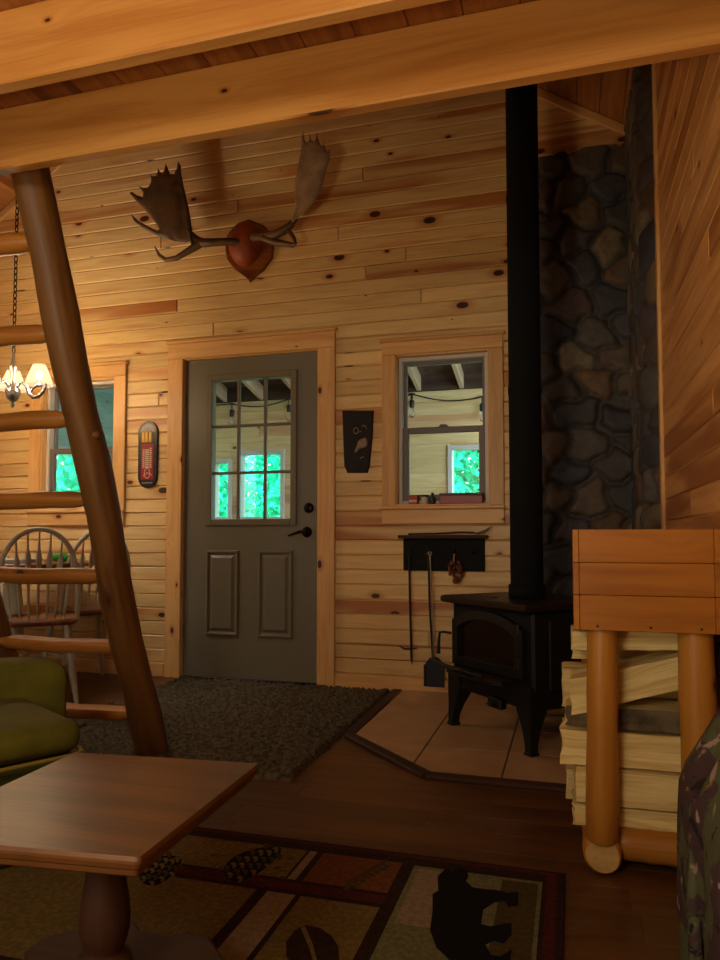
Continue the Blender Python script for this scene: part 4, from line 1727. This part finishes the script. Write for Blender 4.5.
mb.build('lodge_rug', [M[k] for k in RM], label='patchwork lodge rug with black bear, pinecones and leaf on the plank floor', category='rug', kind='thing')

# ------------------------------------------------------------------ pedestal table
TZ = .45
cor = [at_z(75, 752, TZ), at_z(260, 763, TZ), at_z(140, 858, TZ)]
bl, brr, frr = [Vector((p.x, p.y)) for p in cor]
fl_ = bl + (frr - brr)
tcn = (bl + brr + frr + fl_) / 4
tt = thing('pedestal_table', 'small square dark wood table on a turned pedestal standing on the lodge rug', 'table', (tcn.x, tcn.y, .009))
poly = [fl_, frr, brr, bl]


def round_poly(poly, r, n=5):
    out = []
    m = len(poly)
    for i in range(m):
        p0, p1, p2 = Vector(poly[i - 1]), Vector(poly[i]), Vector(poly[(i + 1) % m])
        a, b = (p0 - p1).normalized(), (p2 - p1).normalized()
        A, B = p1 + a * r, p1 + b * r
        for k in range(n + 1):
            t = k / n
            out.append(A * (1 - t) ** 2 + p1 * 2 * t * (1 - t) + B * t * t)
    return out


rp = round_poly(poly, .008)
mb = MB()
rings = []
ctr = tcn
for s_, z in ((.93, -.034), (.955, -.030), (.965, -.022), (.985, -.018), (1.0, -.010), (1.0, -.006), (.99, 0)):
    rings.append([(ctr.x + (p.x - ctr.x) * s_, ctr.y + (p.y - ctr.y) * s_, TZ + z) for p in rp])
mb.loft(rings, caps=False, smooth=False)
for r_, z in ((rings[0], 0), (rings[-1], 0)):
    mb.add(r_, [list(range(len(r_)))], [[(p[0] + 3, p[1]) for p in r_]], rnd=.3)
mb.build('tabletop', M['dark_wood'], tt)
mb = MB()
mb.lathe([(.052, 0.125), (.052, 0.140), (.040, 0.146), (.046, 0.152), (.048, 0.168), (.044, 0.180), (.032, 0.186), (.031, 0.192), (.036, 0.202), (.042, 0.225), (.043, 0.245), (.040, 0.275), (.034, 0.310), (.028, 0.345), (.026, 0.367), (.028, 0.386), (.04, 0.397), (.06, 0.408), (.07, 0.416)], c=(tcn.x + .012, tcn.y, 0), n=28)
mb.build('turned_pedestal', M['shaded_turned'], tt)
mb = MB()
bpoly = []
for k in range(4):
    a = k * PI / 2
    for (u, v) in ((.20, -.11), (.205, -.06), (.18, -.03), (.18, .03), (.205, .06), (.20, .11), (.17, .14), (.14, .17)):
        x, y = u * math.cos(a) - v * math.sin(a), u * math.sin(a) + v * math.cos(a)
        bpoly.append((tcn.x + x, tcn.y + y))
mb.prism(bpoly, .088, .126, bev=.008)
mb.build('plinth', M['shaded_turned'], tt)
for sx in (-1, 1):
    for sy in (-1, 1):
        mb = MB()
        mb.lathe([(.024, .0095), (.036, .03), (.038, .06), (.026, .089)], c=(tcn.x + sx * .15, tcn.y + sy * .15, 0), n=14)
        mb.build('foot', M['shaded_turned'], tt)

# ------------------------------------------------------------------ olive armchair
cf = Vector((-1.33, 1.79, .0095))
wv = Vector((.50, .866, 0)).normalized()          # along the front edge, towards the far side
ac_rz = math.atan2(wv.y, wv.x)
ch = thing('tufted_armchair', 'low olive green tufted armchair by the ladder and dark table', 'armchair', tuple(cf), ac_rz)
AM = rotM(tuple(cf), ac_rz)          # local x: along front edge (0 = far corner, negative = near), y: to the back
WD = .74
mb = MB()
mb.M = AM
mb.rbox((WD, .60, .275), .03, M=Matrix.Translation((-WD / 2 - .02, .32, .140)), seg=5)
mb.build('skirt', M['green_dark'], ch)
mb = MB()
mb.M = AM
mb.rbox((WD + .02, .56, .09), .04, M=Matrix.Translation((-WD / 2 - .03, .27, .325)), seg=8, bulge=(0, .01, .012))
cu = mb.build('seat_cushion', M['green'], ch)
mb = MB()
mb.M = AM
mb.tube([(-WD - .02, -.035, .283), (-.06, -.028, .283), (-.028, -.013, .283), (-.018, .025, .283), (-.018, .5, .283)], .006, n=8)
mb.build('piping', M['piping'], cu)
mb = MB()
mb.M = AM


def tuft(q, p):
    # dimples on the face towards the seat
    if p[1] < -.2:
        for bx_ in (-.22, -.05, .12):
            for bz in (-.02,):
                d2 = ((q.x - bx_) ** 2 + (q.z - bz) ** 2) / .0016
                q.y += .035 * math.exp(-d2)
    q.y += .05 * (abs(p[0]) ** 2.5) * -1 * (1 if p[0] else 1)
    return q


mb.rbox((WD + .02, .20, .24), .055, M=Matrix.Translation((-WD / 2 + .09, .53, .352)), seg=12, bulge=(0, .02, .015), fn=tuft)
bk_ = mb.build('backrest', M['green'], ch)
for bx_ in (-.22, -.05, .12):
    mb = MB()
    mb.M = AM
    mb.rbox((.024, .012, .024), .006, M=Matrix.Translation((-WD / 2 + .09 + bx_, .462, .335)), seg=2)
    mb.build('tuft_button', M['green_dark'], bk_)
for x in (-.06, -WD + .06):
    for y in (.08, .54):
        mb = MB()
        mb.M = AM
        mb.lathe([(.018, .0), (.024, .03)], c=(x, y, 0), n=12)
        mb.build('leg', M['dark_wood'], ch)


# ------------------------------------------------------------------ dining chairs
def windsor(label, loc, rz):
    """local: seat centre above origin, facing +y, back at -y"""
    t = thing('windsor_chair', label, 'chair', (0, 0, 0), 0, 'windsor chairs at the dining table')
    mb = MB()
    seat = [(.21 * math.cos(a) * (1 if abs(math.sin(a)) < .9 else 1), .20 * math.sin(a)) for a in [2 * PI * k / 24 for k in range(24)]]
    seat = [(max(-.2, min(.2, x * 1.15)), max(-.185, min(.2, y * 1.15))) for x, y in seat]
    mb.prism(seat, .43, .462, bev=.010)
    mb.build('seat', M['chair_seat'], t)
    mb = MB()
    hp_ = []
    for k in range(21):
        a = PI * k / 20
        x = .195 * math.cos(a) * (1 + .06 * math.sin(a))
        zz_ = .46 + .475 * (math.sin(a) ** .62)
        yy_ = -.145 - .10 * (zz_ - .46) / .475
        hp_.append((x, yy_, zz_))
    mb.tube(hp_, [.013] * 21, n=10)
    mb.build('bow', M['chair_paint'], t)
    for k in range(7):
        f = (k - 3) / 3
        mb = MB()
        xb, xt = f * .125, f * .165
        a = math.acos(max(-1, min(1, xt / .205)))
        zt_ = .46 + .475 * (math.sin(a) ** .62) - .008
        yb_ = -.15
        yt_ = -.145 - .10 * (zt_ - .46) / .475
        pts, rr = [], []
        for i, (tt_, r) in enumerate(((0, .005), (.25, .0065), (.5, .008), (.66, .015), (.74, .014), (.82, .006), (1, .0045))):
            pts.append((xb + (xt - xb) * tt_, yb_ + (yt_ - yb_) * tt_, .455 + (zt_ - .455) * tt_))
            rr.append(r)
        mb.tube(pts, rr, n=8, squash=(1, .6, 1))
        mb.build('spindle', M['chair_paint'], t)
    for sx in (-1, 1):
        for sy in (-1, 1):
            mb = MB()
            p0, p1 = Vector((sx * .14, sy * .13, .435)), Vector((sx * .20, sy * .20, .002))
            pts = [p0 + (p1 - p0) * k for k in (0, .15, .3, .4, .45, .5, .7, .9, 1)]
            mb.tube(pts, [.013, .017, .021, .020, .014, .019, .017, .013, .011], n=10)
            mb.build('leg', M['chair_paint'], t)
    for sx in (-1, 1):
        mb = MB()
        mb.tube([(sx * .175, -.165, .2), (sx * .175, 0, .2), (sx * .175, .165, .2)], [.009, .014, .009], n=8)
        mb.build('stretcher', M['chair_paint'], t)
    mb = MB()
    mb.tube([(-.172, 0, .2), (0, 0, .2), (.172, 0, .2)], [.009, .014, .009], n=8)
    mb.build('stretcher', M['chair_paint'], t)
    t.location = loc
    t.rotation_euler = (0, 0, rz)
    return t


def face(dx, dy):
    return math.atan2(dy, dx) - PI / 2


DT = Vector((-3.22, 3.58))
d1 = Vector((-.65, .76)).normalized()
c1 = Vector((-2.63, 3.1)) + d1 * .24
w1 = windsor('bow-back painted windsor chair with its back to the ladder', (c1.x, c1.y, 0), face(*d1))
w2 = copy_tree(w1)
w2['label'] = 'bow-back windsor chair close to the window wall, half hidden by the ladder rail'
w2.location = (-2.66 - .205, 3.66 + .125, 0)
w2.rotation_euler = (0, 0, face(-.85, .52))
w3_ = copy_tree(w1)
w3_['label'] = 'bow-back windsor chair across the dining table, barely showing beside the ladder'
w3_.location = (-3.62, 3.78, 0)
w3_.rotation_euler = (0, 0, face(.9, -.3))

dt = thing('dining_table', 'round dining table behind the windsor chairs beneath the chandelier', 'table', (DT.x, DT.y, 0))
mb = MB()
mb.lathe([(.44, .715), (.46, .722), (.46, .738), (.45, .745)], c=(DT.x, DT.y, 0), n=40)
mb.build('tabletop', M['chair_seat'], dt)
mb = MB()
mb.lathe([(.05, .08), (.055, .15), (.04, .2), (.05, .4), (.06, .5), (.045, .6), (.07, .70), (.12, .716)], c=(DT.x, DT.y, 0), n=20)
mb.build('pedestal', M['chair_paint'], dt)
for k in range(4):
    a = k * PI / 2 + .5
    mb = MB()
    mb.tube([(DT.x + r * math.cos(a), DT.y + r * math.sin(a), z) for r, z in ((.03, .14), (.12, .13), (.22, .07), (.30, .025))], [.028, .026, .022, .024], n=10)
    mb.build('foot', M['chair_paint'], dt)
tp = thing('serving_tray', 'shallow white tray on the dining table behind the chair spindles', 'tray', (-3.05, 3.42, .745))
mb = MB()
mb.prism(round_poly([Vector((-3.27, 3.34)), Vector((-2.95, 3.34)), Vector((-2.95, 3.52)), Vector((-3.27, 3.52))], .03), .7455, .758, bev=.003)
mb.build('tray_base', M['white_item'], tp)
mb = MB()
mb.tube([(p.x, p.y, .764) for p in (lambda L: L + [L[0]])(round_poly([Vector((-3.27, 3.34)), Vector((-2.95, 3.34)), Vector((-2.95, 3.52)), Vector((-3.27, 3.52))], .03))], .007, n=8, caps=False)
mb.build('tray_rim', M['white_item'], tp)
gb = thing('green_bottle', 'small green bottle lying on the dining table edge', 'bottle', (-2.86, 3.58, .745))
mb = MB()
mb.M = Matrix.Translation((-2.90, 3.62, .772)) @ Matrix.Rotation(-.3, 4, 'Z') @ Matrix.Rotation(PI / 2, 4, 'Y')
mb.lathe([(.0, -.08), (.024, -.078), (.026, -.07), (.026, .02), (.012, .06), (.009, .09)], n=16)
mb.build('bottle_body', M['green_item'], gb)
mb = MB()
mb.M = Matrix.Translation((-2.90, 3.62, .772)) @ Matrix.Rotation(-.3, 4, 'Z') @ Matrix.Rotation(PI / 2, 4, 'Y')
mb.lathe([(.010, .09), (.010, .105), (.004, .115)], n=12)
mb.build('bottle_cap', M['green_item'], gb)

# ------------------------------------------------------------------ chandelier
CC = Vector((-3.11, 3.42, 1.745))
cl = thing('chandelier', 'silver chandelier with curled arms and glowing cone shades hanging on a chain', 'chandelier', tuple(CC))
mb = MB()
mb.lathe([(.004, -.10), (.014, -.085), (.008, -.07), (.03, -.05), (.045, -.015), (.04, .01), (.02, .03), (.014, .06), (.016, .12), (.024, .13), (.02, .15), (.010, .19), (.006, .22)], c=tuple(CC), n=20)
mb.build('hub', M['pewter'], cl)
rz_ = RIDGE_Z - abs(CC.x - RIDGE_X) * SLOPE
mb = MB()
z = CC.z + .22
k = 0
while z < rz_ - .05:
    a = 0 if k % 2 else PI / 2
    mb.tube([(CC.x + .010 * math.cos(q) * math.cos(a), CC.y + .010 * math.cos(q) * math.sin(a), z + .020 + .024 * math.sin(q)) for q in [2 * PI * i / 8 for i in range(9)]], .0032, n=5, caps=False)
    z += .036
    k += 1
mb.build('chain', M['bronze'], cl)
mb = MB()
mb.lathe([(.02, rz_ - .06), (.05, rz_ - .03), (.055, rz_ + .005)], c=(CC.x, CC.y, 0), n=18)
mb.build('ceiling_cap', M['pewter'], cl)
for ai, a in enumerate((math.radians(12), math.radians(132), math.radians(252))):
    u = Vector((math.cos(a), math.sin(a), 0))
    R_ = .158
    arm = thing if False else None
    mb = MB()
    mb.tube([CC + u * r + Vector((0, 0, z)) for r, z in ((.02, .02), (.05, .05), (.08, .03), (.10, -.02), (.125, -.04), (.155, -.035), (.185, -.01), (.20, .03), (.195, .05))], [.009, .009, .010, .012, .013, .012, .010, .008, .004], n=10)
    mb.tube([CC + u * r + Vector((0, 0, z)) for r, z in ((.10, -.02), (.12, .01), (.15, .03), (R_, .03))], [.007, .007, .008, .010], n=8)
    arm = mb.build('arm', M['pewter'], cl)
    c = CC + u * R_
    mb = MB()
    mb.lathe([(.018, .02), (.024, .03), (.012, .035), (.011, .06)], c=tuple(c), n=14)
    mb.build('candle_socket', M['pewter'], arm)
    mb = MB()
    prof = [(.078, .03), (.074, .05), (.064, .08), (.052, .11), (.042, .135), (.036, .15)]
    mb.lathe(prof, c=tuple(c), n=28, caps=False)
    mb.lathe([(r - .002, z) for r, z in prof], c=tuple(c), n=28, caps=False)
    mb.build('lamp_shade', M['shade'], arm, fix=False)
    mb = MB()
    mb.lathe([(.004, .055), (.016, .065), (.021, .085), (.016, .105), (.004, .115)], c=tuple(c), n=14)
    mb.build('bulb', M['bulb'], arm)

# ------------------------------------------------------------------ camouflage fabric
cmo = thing('camouflage_cloth', 'camouflage-patterned cloth hanging in heavy folds beside the firewood rack', 'cloth', (.27, 1.22, 0))
mb = MB()
rings = []
for k in range(26):
    t = k / 25
    z = .004 + .77 * t
    wz = .106 - .008 * t - .075 * max(0, t - .62) / .38
    dome = math.sqrt(max(.01, 1 - (max(0, t - .86) / .142) ** 2))
    ring = []
    for j in range(72):
        a = 2 * PI * j / 72
        fold = 1 + .11 * math.sin(5 * a + 2.6 * t) * (1 - .5 * t) + .06 * math.sin(11 * a - 5 * t + 1) + .03 * math.sin(19 * a + 7 * t)
        x = W - .006 - wz + wz * math.cos(a) * fold * dome
        y = 1.22 + (.27 - .05 * t) * math.sin(a) * fold * dome
        ring.append((min(x, W - .004), y, z + .02 * math.sin(3 * a) * t))
    rings.append(ring)
mb.loft(rings)
mb.build('fabric', M['camo'], cmo)
mb = MB()
mb.tube([(.172, 1.08, .03), (.162, 1.14, .2), (.168, 1.2, .36), (.18, 1.22, .5)], [.012, .010, .010, .008], n=8)
mb.build('hem', M['camo'], cmo)

# ------------------------------------------------------------------ porch beyond the back wall
PY = 6.6
PXL = -4.35
PF = at_y
o1 = (at_y(214, 460, PY).x, at_y(230, 460, PY).x, 1.07, at_y(222, 462, PY).z)
o2 = (at_y(240.5, 460, PY).x, at_y(282, 460, PY).x, 1.07, at_y(260, 453, PY).z)
o3 = (at_y(451, 460, PY).x, at_y(451, 460, PY).x + .75, .95, at_y(470, 448, PY).z)
o_light = (.55, 1.6, .6, 1.9)  # added opening out of view, lets extra daylight into the porch
PH = [o1, o2, o3, o_light]
mb = MB()
course_wall(mb, PXL, 1.9, 0, 2.2275, lambda a, b, z0, z1: mb.box((a, PY, z0), (b, PY + .018, z1), bev=.004, long=0), PH, pitch=.135, seed=17)
backing(mb, PXL, 1.9, -.1, 2.5, PH, lambda a, b, z0, z1: mb.box((a, PY + .012, z0), (b, PY + .1, z1)))
mb.box((PXL, PY - .05, 2.15), (1.9, PY, 2.245), bev=.004, long=0)
struct(mb.build('wall_porch', M['pine_porch']))
mb = MB()
mb.box((PXL, PY - .03, 2.246), (1.9, PY + .005, 2.50), bev=.003, long=0)
struct(mb.build('shade_porch', M['porch_deck']))  # dark board stands in for the shade between the rafter ends
ol = (5.15, 5.95, .85, 1.66)
mb = MB()
course_wall(mb, D + .14, PY, 0, 3.1, lambda a, b, z0, z1: mb.box((PXL - .018, a, z0), (PXL, b, z1), bev=.004, long=1), [ol], pitch=.1, seed=19)
backing(mb, D + .14, PY, -.1, 3.1, [ol], lambda a, b, z0, z1: mb.box((PXL - .1, a, z0), (PXL - .012, b, z1)))
struct(mb.build('wall_porch_side', M['pine_daylit']))
for i, o in enumerate(PH):
    w = thing('window_%d' % (4 + i), None, None, ((o[0] + o[1]) / 2, PY, o[2]), kind='structure')
    mb = MB()
    f = .03
    for a, b, c, d in ((o[0] - f, o[0] + .012, o[2] - f, o[3] + f), (o[1] - .012, o[1] + f, o[2] - f, o[3] + f), (o[0] + .012, o[1] - .012, o[3] - .012, o[3] + f), (o[0] + .012, o[1] - .012, o[2] - f, o[2] + .02)):
        mb.box((a, PY - .02, c), (b, PY + .1, d), bev=.003)
    mb.build('window_frame', M['white_vinyl'], w)
    mb = MB()
    mb.box((o[0], PY + .05, o[2]), (o[1], PY + .053, o[3]))
    mb.build('pane', M['glass'], w)
w = thing('window_8', None, None, (PXL, 5.55, ol[2]), kind='structure')
mb = MB()
f = .04
for a, b, c, d in ((ol[0] - f, ol[0] + .012, ol[2] - f, ol[3] + f), (ol[1] - .012, ol[1] + f, ol[2] - f, ol[3] + f), (ol[0] + .012, ol[1] - .012, ol[3] - .012, ol[3] + f), (ol[0] + .012, ol[1] - .012, ol[2] - f, ol[2] + .02)):
    mb.box((PXL - .1, a, c), (PXL + .02, b, d), bev=.003)
mb.build('window_frame', M['white_vinyl'], w)
mb = MB()
mb.box((PXL - .053, ol[0], ol[2]), (PXL - .05, ol[1], ol[3]))
mb.build('pane', M['glass'], w)
mb = MB()
mb.box((PXL - .1, D + .13, -.15), (1.9, PY + .1, -.02))
struct(mb.build('floor_porch', M['porch_floor']))
# shed roof of the porch with rafters
zN, zF = 2.80, 2.25
sl = math.atan2(zF - zN, PY - D - .14)
RMx = Matrix.Translation((0, D + .14, zN)) @ Matrix.Rotation(sl, 4, 'X')
LR = (PY + .3 - D - .14) / math.cos(sl)
mb = MB()
x = PXL - .1
while x < 1.9:
    mb.box((x, 0, .14), (min(x + .6, 1.9) - .002, LR, .16), M=RMx, long=1)
    x += .6
struct(mb.build('ceiling_porch', M['porch_deck']))
xr_ = [at_y(403, 367, 5.2).x]
x = -1.55 - .61 * 4
x = -4.2
for i in range(14):
    mb = MB()
    rx = -1.35 + (i - 7) * .4
    mb.box((rx - .02, 0, 0), (rx + .02, LR - .25, .139), M=RMx, bev=.003, long=1)
    r = mb.build('porch_rafter', M['rafter'], kind='structure')

# string light along the porch wall
sg = thing('string_light', 'dark string light with hanging bulbs along the porch wall beyond the windows', 'string light', (-2, PY - .05, 2.2))
bp2 = [at_y(a, b, PY - .06) for a, b in ((150, 396), (232, 404), (289, 399), (350, 400), (412, 394), (482, 397), (560, 398))]
mb = MB()
pts = []
for a, b in zip(bp2, bp2[1:]):
    for k in range(6):
        t = k / 6
        p = a.lerp(b, t)
        p.z -= .05 * math.sin(PI * t)
        pts.append(p)
pts.append(bp2[-1])
mb.tube(pts, .006, n=6)
mb.build('wire', M['grey_bulb'], sg)
for p in bp2:
    mb = MB()
    mb.lathe([(.03, -.005), (.03, .005)], c=(p.x, p.y, p.z), n=10)
    mb.tube([p, p - Vector((0, 0, .06))], .006, n=6)
    mb.lathe([(.02, -.06), (.024, -.07), (.024, -.115), (.018, -.13)], c=(p.x, p.y, p.z), n=12)
    s = mb.build('bulb_socket', M['grey_bulb'], sg)
    mb = MB()
    mb.lathe([(.014, -.13), (.028, -.17), (.03, -.19), (.018, -.22), (.002, -.226)], c=(p.x, p.y, p.z), n=12)
    mb.build('bulb', M['glass'], s)

# ------------------------------------------------------------------ woods outside
mb = MB()
mb.box((-30, PY + .3, -.6), (20, 40, -.3))
mb.box((-30, -8, -.6), (PXL - .3, PY + .3, -.3))
struct(mb.build('ground', M['ground']))


def leaves(mb, c, rx, rz, n, size, rs, zmin=-.3):
    for k in range(n):
        while True:
            p = Vector((rs.uniform(-1, 1), rs.uniform(-1, 1), rs.uniform(-1, 1)))
            if .25 < p.length < 1:
                break
        q = Vector((c[0] + p.x * rx, c[1] + p.y * rx, max(zmin, c[2] + p.z * rz)))
        a = Vector((rs.uniform(-1, 1), rs.uniform(-1, 1), rs.uniform(-1, 1))).normalized()
        b = a.cross(Vector((rs.uniform(-1, 1), rs.uniform(-1, 1), rs.uniform(-1, 1)))).normalized()
        s_ = size * rs.uniform(.6, 1.3)
        mb.add([q - a * s_, q + b * s_ * .5, q + a * s_, q - b * s_ * .5], [[0, 1, 2, 3]], [[(0, 0)] * 4], rnd=rs.random())


def tree(x, y, h, rs, label, lean=0.0):
    t = thing('forest_tree', label, 'tree', (x, y, -.3), group='trees in the woods beyond the porch')
    mb = MB()
    mb.tube([(x, y, -.32), (x + lean * .3, y, h * .4), (x + lean, y, h * .9)], [.13, .10, .05], n=10)
    for k in range(5):
        a = rs.uniform(0, 6.28)
        z = h * rs.uniform(.35, .8)
        mb.tube([(x + lean * z / h, y, z), (x + .7 * math.cos(a), y + .7 * math.sin(a), z + .5)], [.04, .012], n=6)
    mb.build('trunk', M['trunk'], t)
    mb = MB()
    leaves(mb, (x + lean, y, h * .62), 1.15, h * .5, 4200, .085, rs)
    mb.build('crown', M['leaf'], t, fix=False)


rs = random.Random(6)
for i, (x, y, h) in enumerate(((-6.9, 11.0, 5.5), (-5.9, 14.6, 6.2), (-4.1, 11.2, 5.0), (-2.9, 14.2, 6.0), (-1.3, 11.4, 5.2), (.3, 13.6, 6.0), (-10.2, 9.2, 5.5), (-8.2, 6.6, 5.0))):
    tree(x, y, h, rs, 'leafy green tree in the sunlit woods seen through the porch windows', rs.uniform(-.25, .25))
mb = MB()
for k in range(92):
    x, y = (rs.uniform(-9, 3), rs.uniform(9.5, 16)) if k < 52 else (rs.uniform(-11.5, -6.8), rs.uniform(5, 12))
    leaves(mb, (x, y, rs.uniform(.1, 2.6)), 1.3, 1.1, 800, .075, rs)
mb.build('undergrowth', M['under'], fix=False, kind='stuff', label='dense bright green undergrowth filling the woods beyond the porch', category='undergrowth')

# ------------------------------------------------------------------ light
wd_ = bpy.data.worlds.new('sky')
SC.world = wd_
wd_.use_nodes = True
bg = wd_.node_tree.nodes['Background']
bg.inputs[0].default_value = (.62, .84, 1.0, 1)
bg.inputs[1].default_value = 6.0


def lamp(name, typ, loc, col, power, size=.05, **kw):
    d = bpy.data.lights.new(name, typ)
    d.color = col
    d.energy = power
    if typ == 'POINT' or typ == 'SPOT':
        d.shadow_soft_size = size
    for k, v in kw.items():
        setattr(d, k, v)
    o = bpy.data.objects.new(name, d)
    o.location = loc
    COL.objects.link(o)
    return o


s = lamp('sun', 'SUN', (0, 10, 10), (1, .95, .85), 18, angle=.02)
s.rotation_euler = (math.radians(40), math.radians(-25), 0)
WARM = (1, .62, .30)
for a in (12, 132, 252):
    u = Vector((math.cos(math.radians(a)), math.sin(math.radians(a)), 0))
    p = CC + u * .158 + Vector((0, 0, .09))
    lamp('chandelier_light', 'POINT', p, (1, .92, .76), 40, .03)
sp = lamp('loft_uplight', 'SPOT', (-1.1, -.6, .6), (1, .80, .50), 95, .2, spot_size=math.radians(96), spot_blend=.9)
lamp('room_fill', 'POINT', (-.75, -.9, 1.65), (1, 1, .80), 52, .25)  # added unseen fill from the camera side, brightens lower wall and rack
sp.rotation_euler = Vector((.45, 1.3, 1)).to_track_quat('-Z', 'Y').to_euler()

SC.view_settings.view_transform = 'Standard'
SC.view_settings.look = 'None'
SC.view_settings.exposure = 0.0
SC.view_settings.gamma = 1.0
SC.view_settings.use_curve_mapping = False
